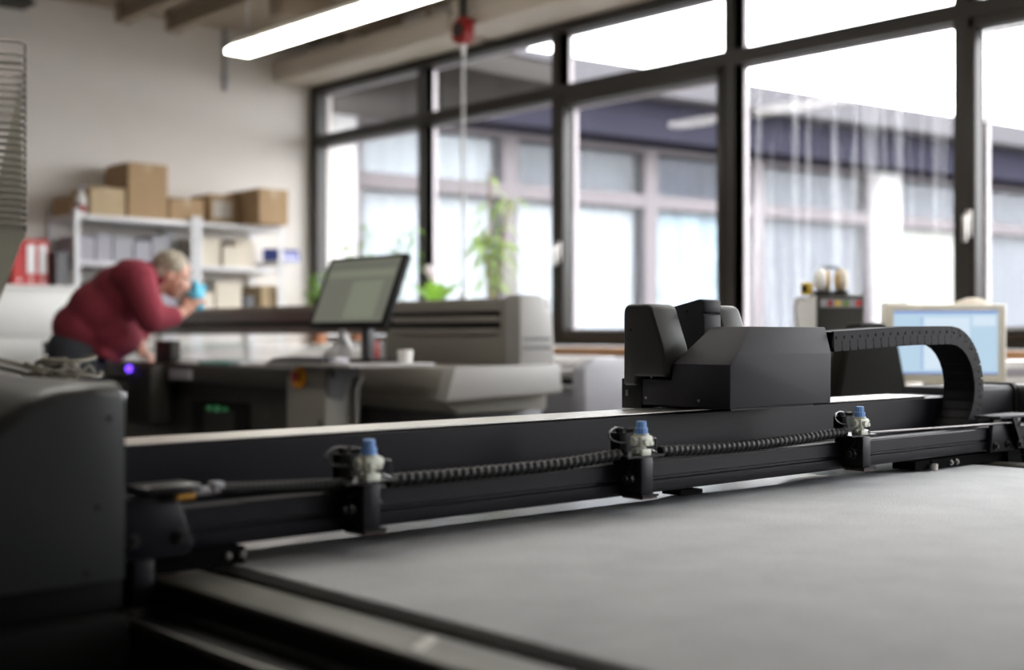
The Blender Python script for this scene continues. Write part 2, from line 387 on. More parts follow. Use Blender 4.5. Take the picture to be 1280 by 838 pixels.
for a, b, up, lo in bays:
    f = W(MB().box(a, a + .10, -.04, .10, .75, 3.43).box(b - .10, b, -.04, .10, .75, 3.43).box(a + .1, b - .1, -.03, .09, 2.70, 2.86).box(a + .1, b - .1, -.03, .09, 3.36, 3.43).box(a + .1, b - .1, -.03, .09, .75, .83), 'window_frame', 'mauve')
    W(MB().box(a + .1, b - .1, .02, .03, .83, 3.36), 'pane', 'fglass', f)
    n = 24
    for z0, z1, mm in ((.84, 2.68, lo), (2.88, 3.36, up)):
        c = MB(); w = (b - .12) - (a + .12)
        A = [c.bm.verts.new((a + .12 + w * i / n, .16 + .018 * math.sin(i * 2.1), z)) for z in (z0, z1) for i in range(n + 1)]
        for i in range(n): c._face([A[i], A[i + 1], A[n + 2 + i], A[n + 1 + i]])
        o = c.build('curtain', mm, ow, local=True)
ow.rotation_euler.z = math.atan2(-.132, .991)

# ------------------------------------------------------------------ cutting table
TZ = .78; XL, XR = .857, 2.79; TY0, TY1 = -.9, 2.75
ct = thing('cutting_table', 'large flatbed cutting table with grey felt bed in the foreground', 'cutting table', ((XL + XR) / 2, 1, 0))
MB().box(XL, XR, TY0 + .05, TY1 - .05, TZ - .03, TZ).bevel(.003, 2).build('felt_bed', 'felt', ct)
for s in (-1, 1):
    def X(a): return (XL + XR) / 2 + s * ((XL + XR) / 2 - a)   # mirrored for the far side
    def bx(mb, a, b, y0, y1, z0, z1): return mb.box(min(X(a), X(b)), max(X(a), X(b)), y0, y1, z0, z1)
    bx(MB(), .807, .857, TY0, TY1, TZ - .06, TZ - .014).build('groove', 'groove', ct)
    bx(MB(), .738, .807, TY0, TY1, .66, TZ).bevel(.003).build('side_rim', 'beige', ct)
    bx(MB(), .7365, .7385, TY0 + .01, TY1 - .01, .70, TZ - .006).build('rim_skirt', 'blackm', ct)
    bx(MB(), .683, .7375, TY0, TY1, .66, .742).bevel(.003).build('guide_ledge', 'blackm', ct)
    rk = MB()
    for i in range(int((TY1 - TY0) / .012)):
        y = TY0 + .012 * i
        bx(rk, .718, .732, y, y + .0065, .742, .752)
    bx(rk, .716, .734, TY0, TY1, .741, .747); rk.build('toothed_rack', 'boltb', ct)
    bx(MB(), .680, .6845, TY0, TY1, .736, .745).build('ledge_edge', 'silver', ct)
    bx(MB(), .70, .735, TY0 + .02, TY1 - .02, .10, .665).build('side_panel', 'housd', ct)
    for y in (TY0 + .3, TY1 - .4):
        bx(MB(), .74, .86, y, y + .12, 0, .66).bevel(.004).build('leg', 'blackm', ct)
MB().box(.74, 2.91, TY0, TY0 + .05, .5, TZ - .002).box(.74, 2.91, TY1 - .05, TY1, .5, TZ - .002).build('end_rim', 'beige', ct)
MB().box(.86, 2.79, TY0 + .05, TY1 - .05, .62, TZ - .031).build('bed_underside', 'blackm', ct)
mk = MB(); mk.prism([(.752, .955), (.797, .985), (.797, 1.0), (.752, .97)], 'z', TZ, TZ + .0008); mk.build('rim_mark', 'mark', ct)

# white sheet lying on the bed beyond the gantry
sh = MB(); n = 40
V = []
for j in range(3):
    for i in range(n + 1):
        x = .90 + 1.42 * i / n; y = (1.560 - .034 * i / n) + .42 * j
        V.append(sh.bm.verts.new((x, y, TZ + .002 + (.004 * max(0, math.sin(i * .55)) if j == 0 and i > 24 else 0))))
for j in range(2):
    for i in range(n): sh._face([V[j * (n + 1) + i], V[j * (n + 1) + i + 1], V[(j + 1) * (n + 1) + i + 1], V[(j + 1) * (n + 1) + i]])
single(sh, 'paper_sheet', 'film', 'white sheet lying on the grey felt behind the black gantry', 'sheet')

# ------------------------------------------------------------------ gantry
YR = 1.465
ga = thing('cutter_gantry', 'black gantry spanning the grey cutting table, with hoses and valves', 'gantry', (1.9, 1.55, .745))
MB().prism([(1.60, .840), (1.61, .840), (1.62, .868), (1.71, .868), (1.71, .9325), (1.607, .9325), (1.60, .928)], 'x', .60, 3.23).build('main_beam', 'black', ga)
MB().box(.60, 2.80, 1.603, 1.709, .9325, .9345).build('beam_top_strip', 'silver', ga)['label'] = 'bare metal strip along the top of the beam'
# front rail with a step and T-slot
MB().prism([(YR, .829), (YR, .816), (YR + .003, .809), (YR + .04, .811), (YR + .04, .862), (YR + .002, .862), (YR, .860), (YR, .837), (YR + .006, .835), (YR + .006, .831)], 'x', .62, 3.14).build('front_rail', 'black', ga)
MB().box(.62, 3.14, YR + .04, 1.602, .838, .850).build('cross_web', 'blackm', ga)
MB().box(.86, 2.86, YR + .002, YR + .012, .8619, .8632).build('rail_edge', 'black', ga)

# left drive housing: side profile rounds off at the outer shoulder
prof = [(.662, .80), (.662, 1.018), (.655, 1.0255), (.62, 1.0255), (.585, 1.0205), (.545, 1.007), (.516, .989), (.485, .955), (.468, .915), (.460, .87), (.458, .80)]
h = MB(); pc = Vector((.57, .90)); rows = []
for k in range(7):                                   # front rim rolls over into the top with a broad radius
    a = math.pi / 2 * k / 6; yy = 1.385 + .024 * (1 - math.sin(a)); off = .016 * (1 - math.cos(a))
    rows.append((yy, off))
rows = [(1.80, 0)] + rows
loops = []
for yy, off in rows:
    L = []
    for (x, z) in prof:
        f = off if z > .86 else 0
        L.append(h.bm.verts.new((x - (min(off, .003) if x > .655 else (-f * .6 if x < .53 else 0)), yy, z - (f if z > .97 else f * .6))))
    loops.append(L)
for A, B in zip(loops, loops[1:]):
    for k in range(len(A)): h._face([A[k], A[(k + 1) % len(A)], B[(k + 1) % len(A)], B[k]])
h._face(loops[0]); h._face(loops[-1][::-1])
hl = h.build('drive_housing', 'hous', ga, sharp=50)
MB().prism([(.660, .765), (.660, .80), (.459, .80), (.459, .765)], 'y', 1.392, 1.79).bevel(.004).build('housing_skirt', 'housd', hl)
sc1 = MB()
for x, z in ((.640, .985), (.625, .885), (.612, .812)): sc1.cyl((x, 1.3865, z), (x, 1.3835, z), .003, n=12)
sc1.build('screw', 'rubber', hl)
MB().box(.40, .655, 1.36, 1.85, .10, .764).bevel(.008).build('drive_column', 'housd', ga)
# right drive housing (mirror)
pr = [(3.235, .765), (3.235, .940), (3.24, .950), (3.29, .950), (3.34, .94), (3.375, .91), (3.39, .86), (3.39, .765)]
MB().prism(pr, 'y', 1.40, 1.80).bevel(.008, 2, 50).build('drive_housing', 'hous', ga)
MB().prism([(1.592, .862), (1.592, .940), (1.600, .950), (1.73, .950), (1.735, .94), (1.735, .862)], 'x', 2.91, 3.215).bevel(.003).build('beam_end_cover', 'carr', ga)
MB().prism([(1.588, .795), (1.588, .943), (1.598, .955), (1.735, .955), (1.74, .944), (1.74, .795)], 'x', 3.215, 3.236).build('end_gasket', 'rubber', ga)
MB().box(3.25, 3.39, 1.42, 1.80, .10, .766).build('drive_column', 'housd', ga)

def bolts(parent, pts, r=.006, m='boltb', dy=.009):
    for (x, y, z) in pts:
        b = MB(); b.cyl((x, y, z), (x, y - dy * .45, z), r * 1.55, n=20).cyl((x, y - dy * .45, z), (x, y - dy, z), r, r * .9, n=16)
        b.build('bolt', m, parent)
# left end bracket
lb = MB().prism([(.672, .806), (.674, .884), (.760, .884), (.784, .818), (.776, .806)], 'y', YR - .012, YR - .0005).bevel(.002).build('end_bracket', 'black', ga)
MB().box(.708, .782, YR - .034, YR + .02, .887, .896).bevel(.002).build('bracket_cap', 'boltb', lb)
bolts(lb, [(.701, YR - .012, .830), (.765, YR - .012, .831)])
MB().box(.662, .668, YR - .02, YR - .008, .842, .868).build('bracket_tab', 'greyp', lb)
lo = MB().box(.67, .862, YR - .003, YR + .03, .7835, .8065).bevel(.002).build('lower_bar', 'groove', ga)
bolts(lo, [(.836, YR - .003, .796), (.857, YR - .003, .796)], .003, 'steel', .006)
MB().box(.70, .728, YR - .015, YR + .05, .742, .806).bevel(.002).build('support_post', 'black', ga)
ft = MB().prism([(YR - .03, .742), (YR + .06, .742), (YR + .06, .750), (YR - .022, .750)], 'x', .684, .738).build('support_foot', 'blackm', ga)
bolts(ft, [(.695, YR - .026, .7475), (.722, YR - .026, .7475)], .0035, 'steel', .005)
# right end bracket, pulley block and foot
rb = MB().prism([(2.824, .806), (2.838, .884), (2.904, .884), (2.947, .812), (2.937, .806)], 'y', YR - .012, YR - .0005).bevel(.002).build('end_bracket', 'black', ga)
MB().prism([(2.898, .884), (2.912, .884), (2.957, .812), (2.941, .812)], 'y', YR - .03, YR - .012).build('bracket_flange', 'black', rb)
MB().box(2.832, 3.022, YR - .032, YR + .035, .884, .8905).bevel(.002).build('bracket_cap', 'carr', rb)
bolts(rb, [(2.844, YR - .012, .820), (2.904, YR - .012, .822), (2.924, YR - .03, .822)])
MB().box(2.917, 2.937, YR - .03, YR + .02, .862, .884).bevel(.002).build('tube_clamp', 'black', rb)
MB().cyl((2.962, YR - .03, .874), (2.962, YR - .042, .874), .010).cyl((2.997, YR - .03, .874), (2.997, YR - .042, .874), .008).build('clamp_screw', 'steel', rb)
MB().prism([(2.582, .8035), (2.962, .8035), (3.002, .742), (2.962, .742), (2.932, .783), (2.602, .783)], 'y', YR + .001, YR + .05).build('lower_bar', 'groove', ga)
MB().prism([(2.907, .8035), (2.967, .8035), (2.997, .742), (2.912, .742)], 'y', YR - .012, YR + .002).build('support_post', 'groove', ga)
MB().box(2.52, 2.66, YR + .004, YR + .06, .785, .804).build('slide_block', 'groove', ga)
MB().cyl((2.585, YR - .002, .796), (2.585, YR - .002, .782), .010).build('stop_knob', 'handle', ga)
bolts(ga, [(2.665, YR + .001, .793), (2.69, YR + .001, .794)], .004, 'steel', .006)
MB().box(1.74, 1.80, YR + .006, YR + .05, .796, .804).build('slide_block', 'groove', ga)

# the three clamp stations with pressure regulators
def station(x, k):
    cb = MB().box(x, x + .028, YR - .046, YR + .02, .815, .876).bevel(.0015).build('clamp_block', 'black', ga)
    MB().box(x - .004, x + .036, YR - .052, YR - .002, .812, .8152).build('foot_plate', 'blackm', cb)
    MB().box(x - .002, x + .034, YR - .050, YR - .004, .808, .812).build('foot_pad', 'redpad', cb)['label'] = 'dark red pad'
    MB().box(x - .020, x + .070, YR - .034, YR + .038, .8755, .8785).build('top_plate', 'boltb', cb)
    MB().cyl((x - .003, YR - .025, .842), (x - .013, YR - .025, .842), .011).cyl((x - .013, YR - .025, .842), (x - .020, YR - .025, .842), .006).build('adjuster_knob', 'boltb', cb)
    MB().cyl((x + .030, YR - .02, .846), (x + .046, YR - .02, .846), .009, .007).build('lock_knob', 'black', cb)
    MB().tube([(x - .012, YR - .02, .850), (x - .006, YR - .03, .864), (x + .004, YR - .02, .874)], .0012, 6).build('signal_wire', 'rubber', cb)
    rg = MB(); cx, cy = x + .026, YR - .022
    rg.box(cx - .012, cx + .012, cy - .012, cy + .012, .878, .889)            # lower fitting
    rg.cyl((cx - .017, cy, .886), (cx + .012, cy, .886), .0055, n=14)
    rg.cyl((cx, cy, .888), (cx, cy, .896), .007, n=16)
    rg.box(cx - .0145, cx + .0145, cy - .0125, cy + .0125, .894, .911)        # body
    rg.box(cx - .011, cx + .011, cy - .0155, cy + .012, .897, .907)
    rg.bevel(.0018, 2)
    rg.cyl((cx - .014, cy, .902), (cx - .021, cy, .902), .0075, .0065, n=16).cyl((cx + .014, cy, .904), (cx + .0215, cy, .904), .0075, .0065, n=16)
    rg.cyl((cx - .005, cy - .015, .901), (cx - .005, cy - .019, .901), .006, n=14).cyl((cx + .007, cy - .015, .899), (cx + .007, cy - .018, .899), .004, n=12)
    rg.cyl((cx, cy, .911), (cx, cy, .9145), .0128, n=20)
    for a in range(4): rg.cyl((cx + .010 * math.cos(a * 1.57 + .78), cy + .010 * math.sin(a * 1.57 + .78), .911), (cx + .010 * math.cos(a * 1.57 + .78), cy + .010 * math.sin(a * 1.57 + .78), .9135), .0025, n=8)
    g = rg.build('pressure_regulator', 'regw', ga)
    kn = MB()
    def rib(k): return lambda a, r=k: r * (1 + .05 * math.cos(12 * a))
    kn.rings([((cx, cy, .9145), rib(.0104)), ((cx, cy, .9236), rib(.0104)), ((cx, cy, .9245), rib(.0096)), ((cx, cy, .9248), rib(.0084)), ((cx, cy, .9345), rib(.0082)), ((cx, cy, .9355), rib(.0072))], 48)
    kn.build('blue_cap', 'blue', g, sharp=30)['label'] = 'pale blue ribbed cap'
    po = MB().box(x - .008, x + .014, YR - .004, YR + .018, .8785, .916).bevel(.0015).build('valve_post', 'blackm', ga)
    MB().cyl((x + .003, YR + .007, .916), (x + .003, YR + .007, .923), .007, n=16).cyl((x + .012, YR + .0, .920), (x + .022, YR - .006, .920), .004, n=10).build('post_fitting', 'boltb', po)
    MB().tube([(x + .010, YR + .006, .923), (x - .008, YR + .006, .9245), (x - .028, YR, .919), (x - .033, YR - .004, .911), (x - .024, YR - .008, .903), (x - .002, YR - .012, .900)], .0018, 8).build('air_tube', 'tube', ga)
    MB().tube([(cx + .021, cy, .904), (cx + .034, cy, .905), (cx + .041, cy + .004, .899), (cx + .043, cy + .006, .882)], .0018, 8).build('air_tube', 'tube', ga)
    MB().tube([(cx + .008, cy - .004, .889), (cx + .02, cy - .006, .886), (cx + .038, cy, .880)], .0016, 8).build('air_tube', 'tube', ga)
    MB().cyl((cx + .022, YR, .920 - .038), (cx + .022, YR, .886), .004, n=10).build('tube_elbow', 'boltb', ga)
for k, x in enumerate((1.018, 1.579, 2.236)): station(x, k)

# ribbed hoses between the stations
def hose(pts, r=.0093, pitch=.0145, amp=.0013, name='ribbed_hose'):
    P = smooth(pts, 60); L = []; s = 0
    step = pitch / 8; D = [0]
    for a, b in zip(P, P[1:]): D.append(D[-1] + (b - a).length)
    n = int(D[-1] / step); i = 0
    for k in range(n + 1):
        q = k * step
        while i < len(D) - 2 and D[i + 1] < q: i += 1
        f = (q - D[i]) / max(1e-9, D[i + 1] - D[i]); p = P[i].lerp(P[i + 1], min(1, f))
        def rr(a, q=q): return r + amp * (1 - 2 * abs(((q / pitch + a / (2 * math.pi) * 1.0) % 1) - .5) * 2) * .8
        L.append((p, rr))
    return MB().rings(L, 18).build(name, 'hosem', ga, sharp=60)
yh = YR - .012
hose([(.815, yh, .883), (.90, yh, .879), (.985, yh, .876), (1.012, yh, .875)], .0088, .008, .0012)
hose([(1.085, yh, .8745), (1.25, yh, .8735), (1.42, yh, .8745), (1.53, yh, .880), (1.562, yh, .881)])
hose([(1.662, yh, .8805), (1.85, yh, .8765), (2.05, yh, .8785), (2.17, yh, .8835), (2.224, yh, .885)])
MB().cyl((.770, yh, .884), (.815, yh, .884), .0055, n=12).box(.806, .822, yh - .008, yh + .008, .880, .894).bevel(.002).build('hose_fitting', 'greyp', ga)
MB().cyl((.752, yh - .012, .880), (.776, yh - .012, .880), .0052, n=14).build('brass_nipple', 'brass', ga)['label'] = 'brass hose nipple'
MB().cyl((2.285, yh, .880), (2.922, yh - .01, .873), .0021, n=10).build('air_rod', 'rod', ga)['label'] = 'thin pale tube running to the right bracket'

# ------------------------------------------------------------------ cutting head carriage
ca = thing('cutting_head_carriage', 'dark grey faceted cutting head carriage riding on the black gantry', 'cutting head', (2.08, 1.60, .935))
# faceted cover: front box with sloped left and front faces
xL, xR, yF, yB, z0, z1, zt = 1.916, 2.246, 1.500, 1.735, .941, 1.042, 1.0965
bm = MB(); v = bm.bm.verts.new
a = [v((xL, yF, z0)), v((xR, yF, z0)), v((xR, yB, z0)), v((xL, yB, z0))]
zs = 1.024
b_ = [v((xL, yF, zs)), v((xL + .022, yF, z1 + .002)), v((xR, yF, z1 + .001)), v((xR, yB, z1)), v((xL, 1.64, zs)), v((xL, 1.645, .992)), v((xL, yB, .992))]
c_ = [v((xL + .100, yF + .032, zt)), v((xR + .028, yF + .032, zt)), v((xR + .028, 1.625, zt)), v((xL + .100, 1.625, zt))]
d_ = [v((xR, 1.632, .992)), v((xR, yB, .992))]
F = bm._face
F([a[0], a[3], a[2], a[1]])
F([a[0], a[1], b_[2], b_[1], b_[0]]); F([b_[1], b_[2], c_[1], c_[0]])
F([a[1], a[2], d_[1], d_[0], c_[2], c_[1], b_[2]])
F([a[0], b_[0], b_[4], b_[5], b_[6], a[3]])
F([b_[0], b_[1], c_[0], c_[3], b_[4]])
F([c_[0], c_[1], c_[2], c_[3]])
F([b_[5], b_[4], c_[3], c_[2], d_[0]]); F([b_[6], b_[5], d_[0], d_[1]]); F([a[3], b_[6], d_[1], a[2]])
bm.bm.verts.remove(b_[3])
bm.bevel(.0025, 2, 15).build('front_cover', 'carr', ca, sharp=25)
MB().box(xL + .035, xR - .002, 1.64, 1.80, .945, 1.0).bevel(.004).build('rear_body', 'blackm', ca)
MB().box(xL - .002, xL + .05, 1.720, 1.775, .932, .992).bevel(.002).build('tool_holder', 'blackm', ca)
MB().box(xL - .003, xL - .0015, 1.756, 1.763, .957, .969).build('type_plate', 'dgrey', ca)
MB().box(1.95, 2.22, 1.525, 1.72, .9355, .943).build('slide_shoe', 'boltb', ca)
def lobe(x0, x1, dy=0, dz=0):
    def arc(cy, cz, r, a0, a1, n=7): return [(cy + r * math.cos(R(a0 + (a1 - a0) * i / (n - 1))), cz + r * math.sin(R(a0 + (a1 - a0) * i / (n - 1)))) for i in range(n)]
    P = [(1.756, .979), (1.756, 1.120)] + arc(1.738, 1.124, .018, 0, 90, 6) + arc(1.700, 1.118, .024, 95, 152, 7) + [(1.6525, 1.060), (1.647, 1.040), (1.646, .998), (1.722, .998), (1.722, .979)]
    P = [(y + dy, z + dz) for y, z in P]
    m = MB().prism(P, 'x', x0, x1); m.bevel(.006, 3, 60); return m
l1 = lobe(1.898, 1.975).build('rounded_cover', 'lobe', ca, sharp=55)
MB().cyl((1.8985, 1.735, 1.09), (1.8965, 1.735, 1.09), .003, n=10).build('screw', 'rubber', l1)
lobe(2.105, 2.178).build('rounded_cover', 'lobe', ca, sharp=55)
mb = MB().prism([(1.775, .98), (1.775, 1.138), (1.735, 1.139), (1.668, 1.153), (1.655, 1.150), (1.655, 1.126), (1.659, 1.1245), (1.659, 1.1215), (1.655, 1.120), (1.652, .98)], 'x', 2.03, 2.084).bevel(.0015, 1, 50).build('centre_cover', 'carr', ca)
MB().cyl((2.0305, 1.70, 1.128), (2.0285, 1.70, 1.128), .0025, n=10).build('screw', 'rubber', mb)
s = MB()
for y, z in ((1.71, .955), (1.575, .954)): s.cyl((xL + .0005, y, z), (xL - .0015, y, z), .0028, n=12)
s.build('screw', 'steel', ca)
MB().cyl((xL + .005, 1.70, .9945), (xL + .005, 1.70, .9975), .003, n=10).build('latch_pin', 'handle', ca)

# ------------------------------------------------------------------ cable chain
ch = thing('cable_chain', 'dark plastic cable drag chain arching down from the carriage to the beam', 'cable chain', (2.6, 1.555, .80))
YC0, YC1 = 1.515, 1.595; HH = .021
cp = MB().prism([(-.0152, -.004), (-.0146, HH), (.0152, HH), (.0152, .001), (.0125, -.001), (.0125, -.005), (.0140, -.006), (.0138, -HH + .002), (.012, -HH), (-.012, -HH), (-.0138, -HH + .003)], 'y', 0, .006)
cp.prism([(-.019, -.003), (-.017, .012), (-.010, .012), (-.010, -.012), (-.018, -.012)], 'y', .0015, .0075)
cp.cyl((-.004, -.0012, .0075), (-.004, .001, .0075), .0035, n=10)
cp.prism([(-.0152, -.004), (-.0146, HH), (.0152, HH), (.0152, .001), (.0125, -.001), (.0125, -.005), (.0140, -.006), (.0138, -HH + .002), (.012, -HH), (-.012, -HH), (-.0138, -HH + .003)], 'y', .074, .080)
cp.prism([(-.019, -.003), (-.017, .012), (-.010, .012), (-.010, -.012), (-.018, -.012)], 'y', .0725, .0785)
br = cp; br.box(-.0148, .0148, .004, .076, HH - .004, HH - .0012).box(-.0145, .0145, .004, .076, -HH + .0012, -HH + .0035).box(-.0075, .0075, .004, .076, -HH + .0002, -HH + .002)
for yy in (.012, .06): br.cyl((-.004, yy, -HH - .0008), (-.004, yy, -HH + .001), .0022, n=8).cyl((.004, yy + .006, -HH - .0008), (.004, yy + .006, -HH + .001), .0022, n=8)
link0 = br.build('chain_link', 'chain', ch, local=True)
XC, ZC, RA = 2.757, .953, .1265
path = [(2.279, 1.0665), (2.36, 1.0695), (2.5, 1.0755), (2.65, 1.079), (XC, ZC + RA)]
path = [Vector((x, 0, z)) for x, z in path]
path = smooth(path, 12)
for i in range(1, 37):
    a = math.pi / 2 - math.pi * i / 36; path.append(Vector((XC + RA * 1.04 * math.cos(a), 0, ZC + RA * math.sin(a))))
for i in range(1, 8): path.append(Vector((XC - .08 * i, 0, ZC - RA)))
D = [0]
for p, q in zip(path, path[1:]): D.append(D[-1] + (q - p).length)
pitch = .0300; nl = int(D[-1] / pitch); first = True
def at(q):
    i = 0
    while i < len(D) - 2 and D[i + 1] < q: i += 1
    return path[i].lerp(path[i + 1], (q - D[i]) / (D[i + 1] - D[i]))
for k in range(nl):
    q = pitch * (k + .5); p0, p1 = at(q - pitch * .5), at(q + pitch * .5); c = (p0 + p1) / 2; d = p1 - p0
    o = link0 if first else copy_tree(link0, ch); first = False
    o.location = Vector((c.x, YC0, c.z)) - Vector(ch.location)
    o.rotation_euler = (0, -math.atan2(d.z, d.x), 0)

# ------------------------------------------------------------------ flatbed printer
fp = thing('flatbed_printer', 'wide grey flatbed printer behind the gantry, man leaning on it', 'printer', (3.7, 5.9, 0))
MB().box(3.25, 4.38, 4.95, 8.0, .83, .925).bevel(.012).build('bed', 'prd', fp)
MB().box(3.34, 4.34, 5.0, 7.98, .10, .832).bevel(.01).build('bed_base', 'prd', fp)
MB().box(3.235, 3.262, 6.05, 6.28, .845, .898).bevel(.003).build('bed_label', 'lilac', fp)
MB().box(3.325, 3.345, 5.62, 6.20, .42, .74).bevel(.004).build('access_hatch', 'blackm', fp)
MB().box(3.318, 3.328, 5.74, 6.05, .50, .69).build('hatch_window', 'pcbl', fp)
for y, r in ((5.98, .012), (5.90, .016), (5.82, .010)): MB().cyl((3.32, y, .70), (3.30, y, .70), r).build('hatch_lamp', 'greend', fp)
# beam
MB().prism([(3.90, 1.085), (3.90, 1.215), (3.93, 1.245), (4.14, 1.245), (4.14, 1.085)], 'y', 5.15, 8.05).bevel(.006).build('print_beam', 'prb', fp)
MB().box(3.885, 3.90, 5.16, 8.0, 1.13, 1.155).build('beam_rail', 'blackm', fp)
# parking station with slotted front
MB().box(3.90, 4.15, 4.30, 5.25, .94, 1.25).bevel(.006).build('station_body', 'prm', fp)
MB().box(3.885, 3.902, 4.38, 5.2, 1.19, 1.235).box(3.885, 3.902, 4.38, 5.2, 1.14, 1.168).box(3.885, 3.902, 4.38, 5.2, 1.085, 1.11).bevel(.003).build('station_rib', 'prm', fp)
MB().box(3.892, 3.901, 4.37, 5.2, 1.168, 1.19).box(3.892, 3.901, 4.37, 5.2, 1.112, 1.14).build('station_slot', 'blackm', fp)
ec = MB().prism([(3.885, .935), (3.885, 1.262), (4.02, 1.262), (4.035, 1.25), (4.04, 1.20), (4.075, 1.195), (4.085, 1.18), (4.105, .935)], 'y', 4.22, 4.32).bevel(.008).build('end_cap', 'prl', fp)
for z in (1.015, 1.055):
    vv = MB()
    for i in range(8): vv.box(3.905 + .022 * i, 3.918 + .022 * i, 4.2165, 4.2215, z, z + .014)
    vv.build('vent_slot', 'dgrey', ec)
# lower body
MB().prism([(3.46, .945), (4.08, .945), (4.09, .82), (3.41, .80)], 'y', 4.16, 4.24).bevel(.006).build('chin_end', 'prl', fp)
MB().prism([(3.47, .94), (4.07, .94), (4.07, .74), (3.55, .74), (3.42, .805)], 'y', 4.24, 5.2).bevel(.006).build('chin_body', 'prm', fp)
MB().box(3.60, 4.15, 4.35, 5.1, .12, .74).bevel(.01).build('station_base', 'dgrey', fp)
for y in (4.4, 5.3, 7.9):
    for x in (3.7, 4.1): MB().box(x - .05, x + .05, y - .05, y + .05, 0, .13).build('levelling_foot', 'blackm', fp)
# corner pod with blue light
MB().box(3.17, 3.30, 6.36, 6.66, .60, .918).bevel(.02).build('corner_pod', 'prd', fp)
MB().ell((3.165, 6.60, .895), (.018, .018, .018)).build('status_lamp', 'led', fp)['label'] = 'glowing violet blue status light'
MB().box(3.30, 3.36, 6.38, 6.57, .926, 1.05).bevel(.006).build('bed_fence', 'prd', fp)

pb = MB().prism([(3.34, .9262), (4.32, .9262), (4.32, 1.022), (4.31, 1.024), (3.34, .936)], 'y', 5.72, 7.95).bevel(.002, 1)
single(pb, 'printed_board', 'printed', 'glossy white wedge board with teal fields lying on the printer bed', 'board')
wb = MB().prism([(3.36, .9262), (4.0, .9262), (4.0, 1.045), (3.99, 1.047), (3.36, .936)], 'y', 5.27, 5.70).bevel(.002, 1)
single(wb, 'display_board', 'film', 'plain bright white board lying on the printer bed beside the tilted screen', 'board')

# operator console
oc = thing('operator_console', 'light grey console pedestal with orange emergency switch below the tilted screen', 'console', (3.12, 4.6, 0))
MB().prism([(4.53, .03), (4.83, .03), (4.83, .88), (4.79, .935), (4.53, .935)], 'x', 3.05, 3.20).bevel(.008).build('pedestal', 'prg', oc)
MB().prism([(3.06, .82), (3.06, .935), (3.18, .935), (3.14, .80)], 'y', 4.522, 4.531).build('pedestal_painted_shade', 'dgrey', oc)  # dark patch standing in for the tray's shade on the pedestal
MB().prism([(3.185, .03), (3.185, .85), (3.22, .905), (3.235, .905), (3.205, .85), (3.205, .03)], 'y', 4.50, 4.60).build('corner_strip', 'prl', oc)
MB().box(3.046, 3.052, 4.555, 4.575, .42, .72).build('pedestal_slot', 'dgrey', oc)
MB().box(2.96, 3.40, 4.22, 4.86, .945, .962).bevel(.005).build('tray', 'prl', oc)
MB().box(3.08, 3.2, 4.5, 4.8, .90, .946).build('tray_bracket', 'dgrey', oc)
MB().box(2.90, 3.25, 4.4, 4.95, 0, .03).bevel(.006).build('foot_plate', 'dgrey', oc)
es = MB().cyl((3.052, 4.715, .895), (3.030, 4.715, .90), .050, .046, n=28).bevel(.003).build('emergency_switch', 'estopy', oc)
MB().cyl((3.030, 4.715, .90), (3.024, 4.715, .90), .014, n=16).cyl((3.024, 4.715, .90), (3.014, 4.715, .90), .022, .024, n=20).build('switch_button', 'estopr', es)

# tilted monitor
mo = thing('computer_monitor', 'black flat monitor tilted back above the grey printer console', 'monitor', (3.25, 4.55, .963))
def mo_pt(s, y, n=0):   # s up the screen 0..1, n behind the screen face
    return (3.185 + .125 * s + .927 * n, y, 1.115 + .312 * s - .37 * n)
def slab(mb, s0, s1, y0, y1, n0, n1):
    q = [mb.bm.verts.new(mo_pt(s, y, n)) for n in (n0, n1) for s in (s0, s1) for y in (y0, y1)]
    for f in ((0, 1, 3, 2), (4, 6, 7, 5), (0, 4, 5, 1), (2, 3, 7, 6), (0, 2, 6, 4), (1, 5, 7, 3)): mb._face([q[i] for i in f])
    return mb
slab(MB(), 0, 1, 4.30, 4.87, 0, .03).bevel(.004).build('casing', 'blackm', mo)
scn = slab(MB(), .07, .955, 4.328, 4.842, -.001, .004).build('screen', 'scr2', mo)
slab(MB(), .83, .90, 4.34, 4.83, -.002, .0).build('screen_bar', 'scr2d', scn)
slab(MB(), .70, .80, 4.34, 4.83, -.002, .0).build('screen_bar', 'scr2b', scn)
slab(MB(), .12, .64, 4.40, 4.62, -.002, .0).build('screen_panel', 'scr2b', scn)
MB().box(3.25, 3.285, 4.50, 4.55, .97, 1.20).bevel(.004).build('stand_neck', 'dgrey', mo)
MB().box(3.20, 3.36, 4.42, 4.63, .9625, .977).bevel(.004).build('stand_base', 'blackm', mo)
MB().box(3.262, 3.33, 4.50, 4.56, 1.16, 1.22).build('stand_hinge', 'blackm', mo)
kb = thing('keyboard', 'black keyboard lying on the console tray below the tilted monitor', 'keyboard', (3.05, 4.66, .963))
MB().prism([(2.975, .9625), (3.115, .9625), (3.115, .982), (2.975, .972)], 'y', 4.44, 4.85).bevel(.003).build('keyboard_body', 'blackm', kb)
ks = MB()
for r in range(5):
    for c in range(14): ks.box(2.985 + .025 * r, 3.005 + .025 * r, 4.452 + .028 * c, 4.474 + .028 * c, .9725 + .0018 * r, .979 + .0018 * r)
ks.build('keys', 'dgrey', kb)
ms = thing('computer_mouse', 'small silver mouse at the right end of the keyboard', 'mouse', (3.03, 4.40, .963))
MB().ell((3.03, 4.395, .970), (.045, .028, .020)).build('mouse_body', 'lilac', ms)
MB().ell((3.01, 4.395, .985), (.012, .004, .005)).build('mouse_wheel', 'blackm', ms)
